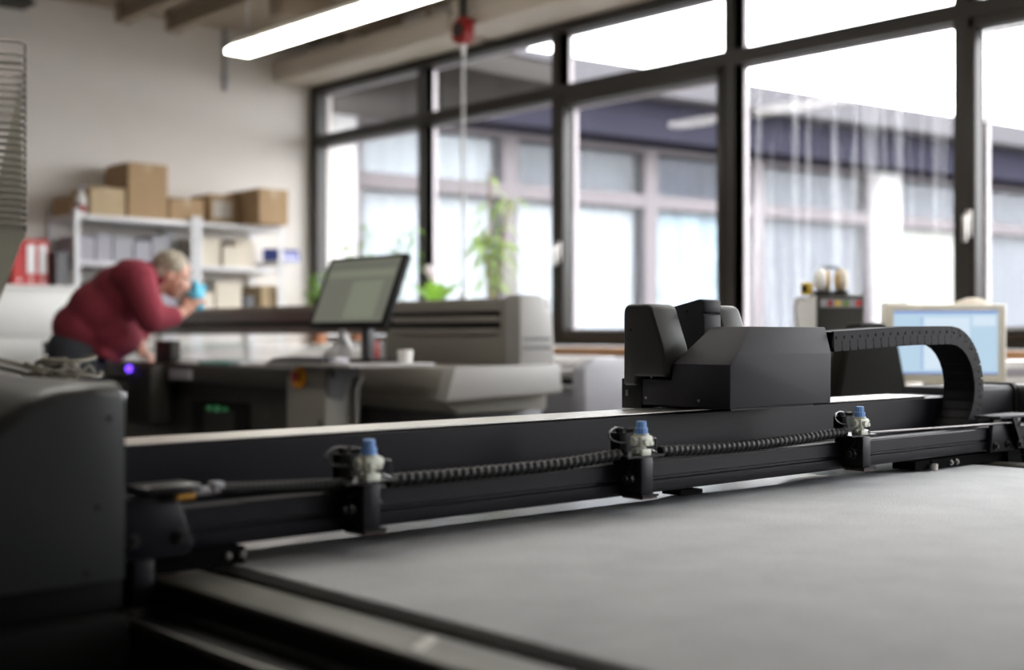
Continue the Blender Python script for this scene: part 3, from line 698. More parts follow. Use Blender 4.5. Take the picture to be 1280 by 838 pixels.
# tissue and red pack on the tray
ts = MB()
pts = [(0, 0), (.05, .01), (.09, -.005), (.13, .0)]
ts.ell((3.30, 4.80, 1.0), (.055, .07, .04), u=12, v=7).ell((3.30, 4.74, 1.025), (.03, .04, .06), u=9, v=6).ell((3.30, 4.765, 1.08), (.012, .014, .045), u=8, v=6).ell((3.30, 4.83, .99), (.05, .05, .03), u=10, v=6)
for v in ts.bm.verts: v.co += Vector((random.uniform(-.008, .008), random.uniform(-.008, .008), random.uniform(-.006, .006)))
single(ts, 'crumpled_tissue', 'paper', 'crumpled white tissue on the console tray under the tilted monitor', 'tissue')
single(MB().box(3.35, 3.39, 4.60, 4.66, .9625, 1.055).bevel(.004), 'red_carton', 'redd', 'small red pack behind the tissue on the console tray', 'pack')
single(MB().rings([((3.33, 4.34, .9625), .03), ((3.33, 4.34, 1.015), .034), ((3.33, 4.34, 1.017), .030), ((3.33, 4.34, .985), .028)], 20), 'white_beaker', 'white', 'small pale beaker at the right end of the console tray', 'cup')

# roll plotter by the windows
rp_ = thing('roll_plotter', 'grey roll plotter with a white paper roll under the wooden sill', 'plotter', (4.75, 4.35, 0))
MB().box(4.50, 5.02, 3.95, 4.75, .66, .80).bevel(.02).build('plotter_body', 'greyp', rp_)
MB().box(4.48, 5.06, 3.93, 4.77, .80, .825).bevel(.006).build('plotter_lid', 'prl', rp_)
MB().box(4.44, 4.50, 3.95, 4.70, .865, .905).bevel(.008).build('front_bar', 'prl', rp_)
MB().prism([(4.44, .66), (4.44, .92), (4.52, .965), (5.0, .965), (5.05, .92), (5.05, .66)], 'y', 3.86, 3.95).bevel(.012).build('side_cheek', 'greyp', rp_)
MB().prism([(4.44, .60), (4.42, .90), (4.50, .95), (4.62, .93), (4.62, .60)], 'y', 4.75, 4.86).bevel(.012).build('side_cheek', 'dgrey', rp_)
MB().cyl((4.75, 3.96, .935), (4.75, 4.74, .935), .036, n=28).build('paper_roll', 'paper', rp_)['label'] = 'bright white paper roll'
MB().cyl((4.60, 3.97, .855), (4.60, 4.72, .855), .03, n=20).build('feed_roller', 'blackm', rp_)
for y in (4.0, 4.7):
    MB().box(4.70, 4.80, y - .03, y + .03, .06, .66).box(4.45, 5.05, y - .035, y + .035, .02, .07).bevel(.006).build('leg', 'greyp', rp_)
    MB().cyl((4.5, y - .02, .025), (4.5, y + .02, .025), .025).cyl((5.0, y - .02, .025), (5.0, y + .02, .025), .025).build('caster', 'rubber', rp_)
MB().box(4.45, 5.0, 4.02, 4.70, .54, .60).bevel(.02).build('catch_tray', 'greyp', rp_)

rp_.location.y += .50

# ------------------------------------------------------------------ shelves on the back wall
def shelving(x0, x1, label):
    t = thing('shelving_unit', label, 'shelf', ((x0 + x1) / 2, 8.85, 0), 'white metal shelves at the back wall')
    for z in (.16, .64, .98, 1.285, 1.60, 1.925):
        MB().box(x0 + .012, x1 - .012, 8.625, 9.07, z - .035, z).bevel(.004).build('shelf_board', 'shelf', t)
    for x in (x0, x1 - .04):
        for y in (8.61, 9.045):
            MB().box(x, x + .04, y, y + .004, 0, 1.96).box(x if x == x0 else x + .036, x + .004 if x == x0 else x + .04, y, y + .04, 0, 1.96).build('upright', 'shelf', t)
        MB().box(x + .012, x + .018, 8.65, 9.04, 1.62, 1.66).box(x + .012, x + .018, 8.65, 9.04, .70, .74).build('side_brace', 'shelf', t)
    return t
shelving(3.725, 4.66, 'left white metal shelving unit, behind the man in maroon')
su = shelving(4.665, 5.41, 'right white metal shelving unit, next to the window corner')
MB().box(5.40, 5.62, 8.67, 9.06, 1.650, 1.6635).box(5.411, 5.417, 8.9, 9.05, 1.56, 1.65).build('side_bracket', 'shelf', su)

def carton(x0, x1, y0, y1, z0, z1, label, m='card', flap=True, lab=False, grp=None, name='cardboard_box'):
    t = thing(name, label, 'box', ((x0 + x1) / 2, (y0 + y1) / 2, z0), grp)
    b = MB().box(x0, x1, y0, y1, z0 + .001, z1 - .006)
    b.box(x0, (x0 + x1) / 2 - .002, y0, y1, z1 - .006, z1).box((x0 + x1) / 2 + .002, x1, y0, y1, z1 - .006, z1)
    b.bevel(.003, 1).build('carton_body', m, t)
    if flap: MB().box((x0 + x1) / 2 - .025, (x0 + x1) / 2 + .025, y0 - .001, y1 + .001, z1 - .06, z1 + .0008).build('tape_strip', 'tape', t)
    if lab: MB().box(x0 + .03, x1 - .05, y0 - .0015, y0, z0 + .05, z1 - .05).build('paper_label', 'label', t)
    return t
zt = 1.925; G = 'cardboard boxes on the shelf tops'
carton(4.14, 4.45, 8.65, 9.03, zt, 2.325, 'tallest brown cardboard box on top of the left shelving unit', grp=G)
carton(3.86, 4.125, 8.66, 9.0, zt, 2.13, 'pale low cardboard box left of the tallest box', 'card2', grp=G)
carton(4.47, 4.75, 8.66, 9.0, zt, 2.095, 'low cardboard box just right of the tallest box', grp=G)
carton(4.84, 5.08, 8.74, 9.05, zt, 2.155, 'cardboard box with a big white label on the right shelving unit', lab=True, grp=G)
carton(5.10, 5.36, 8.46, 8.95, zt, 2.195, 'cardboard box at the window end of the shelf tops', grp=G)
carton(3.75, 3.83, 8.75, 9.04, zt, 2.06, 'small dark brown box at the left end of the shelf tops', flap=False, grp=G)
b = thing('plastic_bottle', 'white plastic bottle standing left of the pale cardboard box', 'bottle', (3.79, 8.66, zt))
MB().rings([((3.815, 8.71, zt), .038), ((3.815, 8.71, zt + .13), .038), ((3.815, 8.71, zt + .165), .016), ((3.815, 8.71, zt + .18), .016)], 20).build('bottle_body', 'white', b)
MB().cyl((3.815, 8.71, zt + .18), (3.815, 8.71, zt + .215), .020).build('bottle_cap', 'greyp', b)
MB().rings([((3.815, 8.71, zt + .02), .0385), ((3.815, 8.71, zt + .07), .0385)], 20, False).build('bottle_label', 'redd', b)
# shelf contents
g1 = 'cartons on the middle shelves'
xs = 3.78
for i, (w, h, mm) in enumerate(((.15, .18, 'lilac'), (.13, .20, 'lilac'), (.16, .19, 'greyp'), (.14, .17, 'lilac'), (.15, .21, 'greyp'))):
    carton(xs, xs + w - .01, 8.72, 9.0, 1.60, 1.60 + h, ['grey carton at the left end of the upper middle shelf', 'second grey carton from the left on the upper middle shelf', 'darker grey carton in the middle of the upper middle shelf', 'low grey carton near the centre post on the upper middle shelf', 'tall dark grey carton beside the centre post'][i], mm, False, grp=g1, name='carton')
    xs += w
xs = 4.72
for i, (w, h, y) in enumerate(((.19, .21, 8.68), (.17, .16, 8.66), (.17, .22, 8.75))):
    carton(xs, xs + w - .01, y, 9.03, 1.60, 1.60 + h, ['cream carton left on the shelf level with the blue bin', 'low white cream carton, middle one level with the blue bin', 'taller cream carton just behind the blue bin'][i], 'creamb', False, grp=g1, name='carton')
    xs += w
for i, (x, w, h, mm) in enumerate(((4.70, .13, .12, 'creamb'), (4.85, .22, .20, 'creamb'), (5.10, .08, .10, 'dgrey'), (5.24, .15, .18, 'card2'))):
    carton(x, x + w, 8.66, 9.0, 1.285, 1.285 + h, ['small cream carton beside the blue cloth on the lower shelf', 'large cream carton in the middle of the lower shelf', 'small dark carton on the lower shelf', 'tan carton at the window end of the lower shelf'][i], mm, False, grp='cartons on the lower shelf', name='carton')
for i, (x, w, h) in enumerate(((3.80, .2, .16), (4.03, .18, .2), (4.3, .25, .17))):
    carton(x, x + w, 8.7, 9.0, 1.285, 1.285 + h, ['grey carton on the left lower shelf beside the cabinet', 'grey carton on the left lower shelf behind the shoulder', 'grey carton on the left lower shelf behind the head'][i], 'lilac', False, grp='cartons on the lower shelf', name='carton')
bb = thing('storage_bin', 'open blue plastic bin on a side bracket at the window end of the shelves', 'bin', (5.515, 8.81, 1.664))
side = [(8.69, 1.664), (8.69, 1.725), (8.705, 1.725), (8.705, 1.76), (8.93, 1.772), (8.93, 1.664)]
MB().prism(side, 'x', 5.42, 5.425).prism(side, 'x', 5.605, 5.61).box(5.425, 5.605, 8.69, 8.695, 1.664, 1.742).box(5.425, 5.605, 8.925, 8.93, 1.664, 1.772).box(5.425, 5.605, 8.695, 8.925, 1.664, 1.669).build('bin_body', 'bin', bb)
MB().box(5.44, 5.59, 8.688, 8.6905, 1.672, 1.728).build('bin_label', 'binl', bb)['label'] = 'pale lavender label'

# cabinet and binders
cb = thing('filing_cabinet', 'white drawer cabinet below the red binders at the left edge', 'cabinet', (3.2, 8.75, 0))
MB().box(2.6, 3.69, 8.52, 9.07, .04, 1.385).bevel(.004).build('cabinet_body', 'cab', cb)
MB().box(2.58, 3.70, 8.50, 9.08, 1.385, 1.415).bevel(.004).build('cabinet_top', 'cab', cb)
for z0, z1 in ((.06, .38), (.39, .71), (.72, 1.055), (1.07, 1.375)):
    d = MB().box(2.62, 3.67, 8.503, 8.522, z0, z1).bevel(.004).build('drawer', 'cab', cb)
    MB().box(2.7, 2.86, 8.487, 8.503, z1 - .07, z1 - .05).bevel(.003).build('drawer_handle', 'greyp', d)
MB().box(2.6, 3.69, 8.54, 9.06, 0, .04).build('plinth', 'dgrey', cb)
def binder(x, m, label, lab=True):
    t = thing('ring_binder', label, 'binder', (x + .04, 8.85, 1.416), 'red ring binders on the cabinet')
    MB().box(x, x + .003, 8.70, 8.99, 1.416, 1.735).box(x + .075, x + .078, 8.70, 8.99, 1.416, 1.735).box(x, x + .078, 8.697, 8.70, 1.416, 1.735).build('binder_cover', 'red', t)
    MB().box(x + .008, x + .07, 8.71, 8.975, 1.42, 1.72).build('paper_block', 'paper', t)
    if lab: MB().box(x + .012, x + .066, 8.695, 8.6972, 1.50, 1.70).build('spine_label', 'paper', t)
    MB().rings([((x + .039, 8.6965, 1.455), .012), ((x + .039, 8.694, 1.455), .012)], 16).build('finger_ring', 'handle', t)
binder(3.335, 'red', 'plain red ring binder without a spine label on the white cabinet', False)
binder(3.418, 'red', 'middle red ring binder with white spine label')
binder(3.50, 'red', 'red ring binder nearest the white shelving unit')
carton(3.60, 3.68, 8.62, 8.95, 1.416, 1.66, 'narrow dark brown box standing right of the red binders', 'dgrey', False, name='carton')
# dark bag hung at the cabinet side
bg = thing('waste_bin', 'dark grey bin standing between cabinet and man', 'bin', (3.62, 8.2, 0))
MB().rings([((3.50, 8.26, 0), .11), ((3.50, 8.26, 1.02), .13), ((3.50, 8.26, 1.03), .12), ((3.50, 8.26, .9), .12)], 24).build('bin_barrel', 'dgrey', bg)
MB().rings([((3.50, 8.26, 1.015), .135), ((3.50, 8.26, 1.035), .135)], 24).build('bin_rim', 'blackm', bg)

# ------------------------------------------------------------------ drying rack at the left edge
dr = thing('drying_rack', 'brown wire drying rack with stacked trays at the left edge', 'drying rack', (1.564, 3.98, 0))
def loop(z, x0=-.62, x1=0, y0=0, y1=.36, r=.035):
    P = []
    for cx, cy, a0 in ((x1 - r, y0 + r, -90), (x1 - r, y1 - r, 0), (x0 + r, y1 - r, 90), (x0 + r, y0 + r, 180)):
        for k in range(6): P.append((cx + r * math.cos(R(a0 + 18 * k)), cy + r * math.sin(R(a0 + 18 * k)), z))
    return P + [P[0]]
zz = 1.995
for i in range(26):
    m = MB(); P = loop(zz); m.rings([(p, .0042) for p in P], 8)
    for x in (-.10, -.2, -.3, -.4, -.5): m.cyl((x, 0, zz), (x, .36, zz), .0022, n=6)
    m.build('wire_tray', 'wire', dr, local=True)
    zz -= (.040 if i == 0 else .0245 - .0002 * i)
MB().prism([(-.018, 1.89), (.0, 1.40), (-.012, 1.38), (-.45, .12), (-.52, .12), (-.085, 1.56)], 'y', .17, .19).build('side_panel', 'rackp', dr, local=True)
MB().tube([(-.55, .02, .1), (-.55, .02, 1.9), (-.54, .02, 2.0)], .012).tube([(-.55, .34, .1), (-.55, .34, 1.9), (-.54, .34, 2.0)], .012).build('upright', 'wire', dr, local=True)
MB().box(-.62, -.40, .0, .36, .07, .12).bevel(.006).build('base', 'rackp', dr, local=True)
MB().cyl((-.45, .05, .035), (-.45, .08, .035), .035).cyl((-.58, .05, .035), (-.58, .08, .035), .035).cyl((-.45, .28, .035), (-.45, .31, .035), .035).cyl((-.58, .28, .035), (-.58, .31, .035), .035).build('caster', 'rubber', dr, local=True)
dr.rotation_euler.z = R(-21.5)

# tool trolley with tangled cables, left behind the housing
_before = set(bpy.data.objects)
tt = thing('tool_trolley', 'grey tool trolley with tangled cables behind the left drive housing', 'trolley', (2.05, 4.3, 0))
MB().box(1.72, 2.12, 4.0, 4.55, .862, .885).bevel(.006).build('trolley_top', 'greyp', tt)
for x in (1.75, 2.09):
    for y in (4.03, 4.52): MB().cyl((x, y, .05), (x, y, .864), .014, n=12).cyl((x - .012, y, .04), (x + .012, y, .04), .04, n=16).build('leg', 'dgrey', tt)
MB().box(1.73, 2.11, 4.01, 4.54, .28, .30).build('trolley_shelf', 'greyp', tt)
MB().tube([(1.60, 4.2, 1.03), (1.80, 4.18, .985), (1.93, 4.12, .93)], .008).tube([(1.60, 4.22, 1.005), (1.80, 4.2, .962), (1.93, 4.14, .91)], .008).build('trolley_handle', 'tangle', tt)
tg = MB()
for k in range(9):
    P = []; c = Vector((1.93 + random.uniform(-.05, .06), 4.12 + random.uniform(-.04, .05), .912 + .010 * k)); r1 = random.uniform(.03, .10)
    for a in range(9): P.append(c + Vector((r1 * math.cos(a * .8 + k) * random.uniform(.8, 1.2), r1 * math.sin(a * .8 + k), random.uniform(-.012, .02))))
    tg.tube(P, .0055, 7, 4)
single(tg, 'cable_tangle', 'tangle', 'tangle of grey brown cables lying on the trolley', 'cables')
single(MB().cyl((1.86, 4.02, .9), (1.905, 4.02, .9), .014, n=14), 'red_plug', 'red', 'small red plug at the left edge on the trolley', 'plug')
for x, y, l in ((1.98, 4.02, 'white tape roll lying right of the cable tangle'), (1.90, 3.99+.02, 'white tape roll lying left below the cable tangle')):
    single(MB().rings([((x, y, .886), .036), ((x, y, .902), .036), ((x, y, .902), .018), ((x, y, .886), .018), ((x, y, .886), .036)], 24, False), 'tape_roll', 'white', l, 'tape roll', 'white tape rolls on the trolley')

for o in set(bpy.data.objects) - _before:
    if o.parent is None: o.location += Vector((-.145, .13, 0))

# ------------------------------------------------------------------ plants on the sill
def leaf(mb, p, d, L, w, droop=.4):
    p = Vector(p); d = Vector(d).normalized(); side = d.cross(Vector((0, 0, 1)))
    side = side.normalized() if side.length > .01 else Vector((1, 0, 0))
    pr = []
    for i in range(6):
        t = i / 5; c = p + d * L * t - Vector((0, 0, 1)) * droop * L * t * t
        ww = w * math.sin(math.pi * (.08 + .92 * t)) * .5 if i < 5 else .0005
        pr.append((mb.bm.verts.new(c - side * ww), mb.bm.verts.new(c + Vector((0, 0, .12 * w))), mb.bm.verts.new(c + side * ww)))
    for A, B in zip(pr, pr[1:]):
        mb._face([A[0], A[1], B[1], B[0]]); mb._face([A[1], A[2], B[2], B[1]])
def pot(x, y, r, h, t, m='terra'):
    z = 1.006
    MB().rings([((x, y, z), r * .72), ((x, y, z + h * .82), r * .95), ((x, y, z + h * .82), r * 1.06), ((x, y, z + h), r * 1.06), ((x, y, z + h), r * .95), ((x, y, z + h * .85), r * .9)], 24).build('pot', m, t)
    MB().cyl((x, y, z + h * .8), (x, y, z + h * .88), r * .92).build('soil', 'soil', t)
def plant(x, y, label, H, kind, r=.08, h=.15, m='terra'):
    t = thing('potted_plant', label, 'plant', (x, y, 1.006), 'plants on the window sill'); pot(x, y, r, h, t, m)
    st, lv = MB(), MB(); zb = 1.006 + h * .85
    if kind == 'tall':
        for sx, sy, hh in ((.0, .02, H), (.02, -.16, H * .82), (-.02, .05, H * .62)):
            pts = [(x, y, zb), (x + sx * .5, y + sy * .4, zb + hh * .4), (x + sx, y + sy, zb + hh)]
            st.tube(pts, .008, 8)
            for k in range(26):
                f = .35 + .65 * random.random(); a = random.uniform(0, 6.28)
                p = Vector(pts[0]).lerp(Vector(pts[2]), f) + Vector((0, .02 * math.sin(a), 0))
                leaf(lv, p, (math.cos(a) * .6, math.sin(a), .5), random.uniform(.14, .30), .035, .9)
    elif kind == 'broad':
        for k in range(6):
            a = k * 1.05 + .4; st.tube([(x, y, zb), (x + .02 * math.cos(a), y + .03 * math.sin(a), zb + H * .5), (x + .05 * math.cos(a), y + .07 * math.sin(a), zb + H * .7)], .005, 6)
            leaf(lv, (x + .03 * math.cos(a), y + .04 * math.sin(a), zb + H * .6), (math.cos(a) * .5, math.sin(a), 1.25), H * 1.15, .11, .45)
    else:
        for k in range(4):
            a = k * 1.6; q = (x + .05 * math.cos(a), y + .12 * math.sin(a), zb + H * (.7 + .1 * k)); st.tube([(x, y, zb), (x, y + .02, zb + H * .4), q], .005, 6)
            for j in range(7):
                aa = random.uniform(0, 6.28); leaf(lv, Vector(q) - Vector((0, 0, random.uniform(0, .35) * H)), (math.cos(aa) * .5, math.sin(aa), .4), random.uniform(.08, .16), .04, .7)
    st.build('stem', 'stem' if kind == 'tall' else 'leaf', t); lv.build('leaves', 'leafd' if kind == 'tall' else 'leaf', t)
    return t
plant(5.86, 6.66, 'tall leggy plant with drooping leaves on the sill in the second window', 1.08, 'tall')
bp = plant(5.86, 7.28, 'broad leaved orchid pot by the first mullion, right of the tilted monitor', .30, 'broad', .07, .14, 'white')
fl = MB()
for k in range(3): fl.ell((5.86, 7.30 + .03 * k, 1.50 + .03 * k), (.03, .03, .035), u=10, v=6)
fl.build('flower', 'petal', bp)
plant(5.86, 8.25, 'thin plant with small leaves on the sill in the leftmost window', .85, 'thin', .065, .12)
plant(5.86, 8.78, 'narrow green plant on the sill at the back wall corner', .52, 'thin', .06, .12)
plant(5.86, 7.66, 'slim green plant against the first mullion above the monitor', .78, 'thin', .06, .12)

# ------------------------------------------------------------------ desk area at the right
dk = thing('work_desk', 'pale desk by the window holding the computer tower and beige monitor', 'desk', (4.5, 2.4, 0))
MB().box(3.93, 4.95, 1.45, 3.35, .72, .75).bevel(.004).build('desk_top', 'desk', dk)
for x in (3.97, 4.88):
    for y in (1.52, 3.28): MB().box(x - .025, x + .025, y - .025, y + .025, 0, .722).build('leg', 'greyp', dk)
MB().box(4.86, 4.90, 1.55, 3.25, .30, .70).build('modesty_panel', 'desk', dk)

def oriented(mb_boxes, base, ang):
    pass
cx, cy = 4.385, 2.945; ang = R(-43)
tw = thing('computer_tower', 'black computer tower with a ribbed front and coloured strip', 'computer', (cx, cy, .751))
MB().box(-.088, .088, -.20, .22, 0, .485).bevel(.005).build('tower_case', 'pcbl', tw, local=True)
fr_ = MB().box(-.090, .090, -.216, -.199, .005, .482).bevel(.004).build('front_panel', 'pcbl', tw, local=True)
MB().box(-.078, .078, -.219, -.2155, .435, .466).build('label_strip', 'greyp', tw, local=True)['label'] = 'pale strip with coloured buttons'
for xx, mm in ((-.05, 'redd'), (-.02, 'yel'), (.012, 'leaf'), (.058, 'red')):
    MB().box(xx, xx + .018, -.2215, -.2185, .440, .461).build('strip_button', mm, tw, local=True)
rb_ = MB()
for i in range(17): rb_.box(-.084, .084, -.2195, -.2155, .03 + .0165 * i, .038 + .0165 * i)
rb_.build('front_ribs', 'dgrey', tw, local=True)
tw.rotation_euler.z = ang
# ear defenders on top
ed = thing('ear_defenders', 'cream ear defenders with amber pads lying on the computer tower', 'ear defenders', (4.30, 2.88, 1.236))
for s, dx in ((-1, -.035), (1, .06)):
    c = MB().ell((dx - .008, -.02, .072), (.032, .042, .060)).build('ear_cup', 'cream' if s > 0 else 'white', ed, local=True)
    MB().ell((dx + (.022 if s < 0 else -.026), -.02, .068), (.014, .038, .055)).build('ear_pad', 'amber', ed, local=True)
MB().tube([(-.035, .0, .11), (-.02, .05, .135), (.02, .06, .14), (.06, .05, .132), (.075, 0, .11)], .006).build('headband', 'blackm', ed, local=True)
MB().box(-.07, .08, -.05, .05, 0, .02).bevel(.004).build('rest_foot', 'blackm', ed, local=True)
ed.rotation_euler.z = ang; ed.scale = (.85, .85, .8)
ye = thing('tape_measure', 'small yellow tape measure left on the tower behind the ear defenders', 'tape measure', (4.23, 2.935, 1.236))
MB().box(-.016, .016, -.02, .02, 0, .05).bevel(.006).build('measure_case', 'yel', ye, local=True)
MB().box(-.018, -.015, -.012, .012, .012, .038).build('measure_badge', 'blackm', ye, local=True)
MB().box(-.0905, -.0875, -.197, .215, .004, .481).build('side_panel', 'white', tw, local=True)['label'] = 'pale side panel'
MB().tube([(-.092, -.02, .47), (-.12, -.03, .475), (-.135, -.03, .43), (-.12, -.03, .33), (-.095, -.03, .25)], .003, 8).build('tower_cable', 'dgrey', tw, local=True)

mn = thing('computer_monitor', 'beige desktop monitor showing a pale blue screen by the window', 'monitor', (4.10, 2.28, .751))
MB().box(-.20, .20, -.03, .03, .165, .435).bevel(.008).build('casing', 'monb', mn, local=True)
MB().prism([(-.12, .20), (.12, .20), (.12, .40), (-.12, .40)], 'y', .028, .09).bevel(.02).build('rear_shell', 'monb', mn, local=True)
sn = MB().box(-.172, .172, -.0325, -.0295, .195, .413).build('screen', 'screen', mn, local=True)
MB().box(-.172, .172, -.0335, -.032, .404, .413).box(-.172, .172, -.0335, -.032, .195, .201).build('screen_bar', 'scrbar', sn, local=True)
MB().box(-.08, -.077, -.0332, -.032, .21, .39).build('screen_divider', 'scrbar', sn, local=True)
MB().box(.09, .165, -.0332, -.032, .36, .395).box(-.07, .08, -.0332, -.032, .21, .39).build('screen_window', 'scrwin', sn, local=True)
MB().box(-.035, .035, -.01, .03, .02, .18).bevel(.006).build('stand_neck', 'monb', mn, local=True)
MB().rings([((0, .0, 0), .12), ((0, 0, .012), .12), ((0, 0, .022), .06)], 28).build('stand_base', 'monb', mn, local=True)
MB().box(-.19, -.02, -.11, -.06, 0, .10).bevel(.004).build('speaker_bar', 'monb', mn, local=True)
mn.rotation_euler.z = R(-53)
lp = thing('desk_lamp', 'round white lamp shade showing just above the beige monitor', 'lamp', (4.58, 2.43, .751))
MB().rings([((0, 0, 0), .08), ((0, 0, .015), .08), ((0, 0, .02), .012), ((0, 0, .40), .010)], 24).build('lamp_stem', 'handle', lp, local=True)
MB().rings([((0, 0, .40), .085), ((0, 0, .43), .08), ((0, 0, .455), .06), ((0, 0, .47), .02)], 28).build('lamp_shade', 'creamb', lp, local=True)
t = single(MB().box(4.40, 4.52, 2.60, 2.72, .7505, 1.21).bevel(.01), 'white_carton', 'white', 'tall white carton behind the beige monitor beside the lamp shade', 'carton')
# paper stack at the right edge
for i in range(9):
    m = MB().box(-.11, .11, -.15, .15, 0, .026); m.bevel(.002, 1)
    o = m.build('paper_ream', ['paper', 'label', 'lilac', 'paper', 'card2', 'label', 'paper', 'lilac', 'paper'][i])
    o.location = (4.44, 2.20, .7505 + .0265 * i); o.rotation_euler.z = R(-40 + random.uniform(-5, 5))
    tag(o, ['bottom', 'second lowest', 'third lowest', 'fourth lowest', 'middle', 'fourth highest', 'third highest', 'second highest', 'topmost'][i] + ' ream of the paper stack right of the beige monitor', 'paper', 'paper reams at the right edge')
for i, (x, y, l) in enumerate(((3.97, 2.74, 'left white cup on the desk between tower and chair'), (3.99, 2.68, 'right white cup on the desk between tower and chair'))):
    single(MB().rings([((x, y, .7505), .016), ((x, y, .87), .024 - .004 * i), ((x, y, .90 + .02 * i), .010), ((x, y, .93 + .02 * i), .008)], 20), 'glue_bottle', 'white', l.replace('cup', 'glue bottle'), 'bottle', 'white glue bottles on the desk')
# office chair
oc2 = thing('office_chair', 'black office chair with a rounded back in front of the beige monitor', 'chair', (3.645, 2.30, 0))
bk = MB().prism([(-.20, .60), (.20, .60), (.225, .72), (.215, .90), (.16, 1.05), (.08, 1.12), (-.08, 1.12), (-.16, 1.05), (-.215, .90), (-.225, .72)], 'y', -.03, .03)
bk.bevel(.018, 3, 40).build('backrest', 'chairm', oc2, local=True, sharp=60)
MB().box(-.23, .23, .03, .46, .44, .52).bevel(.03, 3).build('seat', 'chairm', oc2, local=True, sharp=60)
MB().box(-.03, .03, -.055, -.03, .40, .80).box(-.03, .03, -.055, .22, .40, .43).build('back_bar', 'blackm', oc2, local=True)
MB().cyl((0, .22, .10), (0, .22, .44), .025).build('gas_column', 'blackm', oc2, local=True)
for k in range(5):
    a = k * 1.2566
    l = MB().cyl((0, .22, .11), (.27 * math.cos(a), .22 + .27 * math.sin(a), .075), .022, .015, 10).build('leg', 'blackm', oc2, local=True)
    MB().cyl((.27 * math.cos(a) - .012, .22 + .27 * math.sin(a), .03), (.27 * math.cos(a) + .012, .22 + .27 * math.sin(a), .03), .03, n=16).cyl((.27 * math.cos(a), .22 + .27 * math.sin(a), .03), (.27 * math.cos(a), .22 + .27 * math.sin(a), .08), .008, n=8).build('caster', 'rubber', l, local=True)
oc2.rotation_euler.z = R(2)

# ------------------------------------------------------------------ the man
def rem(o, vox, sm=6, fac=.5):
    r = o.modifiers.new('remesh', 'REMESH'); r.mode = 'VOXEL'; r.voxel_size = vox; r.use_smooth_shade = True
    if sm:
        s = o.modifiers.new('smooth', 'SMOOTH'); s.iterations = sm; s.factor = fac
pe = thing('person', 'man in maroon sweater bending over the flatbed printer, blue cloth in hand', 'person', (2.96, 6.77, 0))
PL = dict(local=True, sharp=180)
bd = MB()
hc = Vector((.487, 0, 1.412)); tilt = Matrix.Rotation(R(22), 4, 'Y')
def hp(x, y, z): return hc + (tilt @ Vector((x, y, z)))
bd.ell(hp(-.012, 0, .030), (.098, .078, .092), tilt)                     # cranium
bd.ell(hp(.030, 0, -.035), (.066, .060, .082), tilt)                     # face
bd.ell(hp(.050, 0, -.088), (.036, .040, .030), tilt)                     # chin
bd.cap(hp(.088, 0, -.005), hp(.106, 0, -.038), .010, .015)               # nose
bd.ell(hp(.078, 0, .018), (.018, .050, .012), tilt)                      # brow
bd.ell(hp(.084, 0, -.064), (.014, .026, .009), tilt)                     # lips
for s in (-1, 1):
    bd.ell(hp(-.010, s * .076, -.015), (.022, .010, .033), tilt)         # ears
    bd.ell(hp(.068, s * .034, -.028), (.022, .020, .018), tilt)          # cheeks
bd.cap((.36, 0, 1.36), hp(-.02, 0, -.06), .068, .058)                    # neck
bd.cap((.02, 0, .96), (.30, 0, 1.30), .10, .10)                          # trunk inside the sweater
def hand(w, d, up, side, holding):
    # palm with four fingers and a thumb; w wrist, d towards the fingers, up = back of the hand, side = thumb side
    w, d, up, side = Vector(w), Vector(d).normalized(), Vector(up).normalized(), Vector(side).normalized()
    bd.cap(w, w + d * .03, .027, .030)
    for k in range(4):
        o = side * (.030 - .020 * k)
        bd.cap(w + o * .7 + d * .02, w + o + d * .088, .0150, .0125)
        L = (.040, .045, .042, .033)[k]; c = .9 if holding else .45
        p0 = w + o + d * .090; p1 = p0 + (d * math.cos(c * .5) - up * math.sin(c * .5)) * L
        p2 = p1 + (d * math.cos(c * 1.4) - up * math.sin(c * 1.4)) * L * .65; p3 = p2 + (d * math.cos(c * 2.1) - up * math.sin(c * 2.1)) * L * .5
        bd.cap(p0, p1, .0100, .0092); bd.cap(p1, p2, .0092, .0086); bd.cap(p2, p3, .0086, .0076)
    t0 = w + side * .026 + d * .025; t1 = t0 + side * .026 + d * .035 - up * .010; t2 = t1 + side * .006 + d * .034 - up * .012
    bd.cap(t0, t1, .0150, .0118); bd.cap(t1, t2, .0115, .0092)
# right arm (near side): elbow low, forearm raised to the face
RS, RE, RW = (.315, -.215, 1.385), (.400, -.275, 1.150), (.555, -.150, 1.205)
bd.cap(RS, RE, .055, .046); bd.cap(RE, RW, .046, .031)
hand(RW, (.50, .25, .62), (-.45, -.75, .55), (-.5, .35, .5), True)
# left arm: propped on the bed edge
LS, LE, LW = (.33, .215, 1.385), (.300, .290, 1.150), (.300, .150, 1.005)
bd.cap(LS, LE, .055, .046); bd.cap(LE, LW, .045, .032)
hand(LW, (.60, -.55, -.45), (.5, -.3, .80), (-.45, -.85, .2), True)
for s in (-1, 1):
    bd.cap((.0, s * .10, .92), (.05, s * .11, .50), .09, .060); bd.cap((.05, s * .11, .50), (-.02, s * .11, .10), .058, .042); bd.cap((-.02, s * .11, .06), (.10, s * .12, .045), .035, .03)
body = bd.build('body', 'skin', pe, **PL); rem(body, .0055, 5)
ey = MB()
for s in (-1, 1): ey.ell(hp(.076, s * .030, -.002), (.010, .012, .009), tilt, 12, 8)
ey.build('eyes', 'eye', body, **PL)
hr = MB()
hr.ell(hp(-.024, 0, .044), (.099, .086, .088), tilt).ell(hp(-.055, 0, -.005), (.062, .080, .070), tilt)
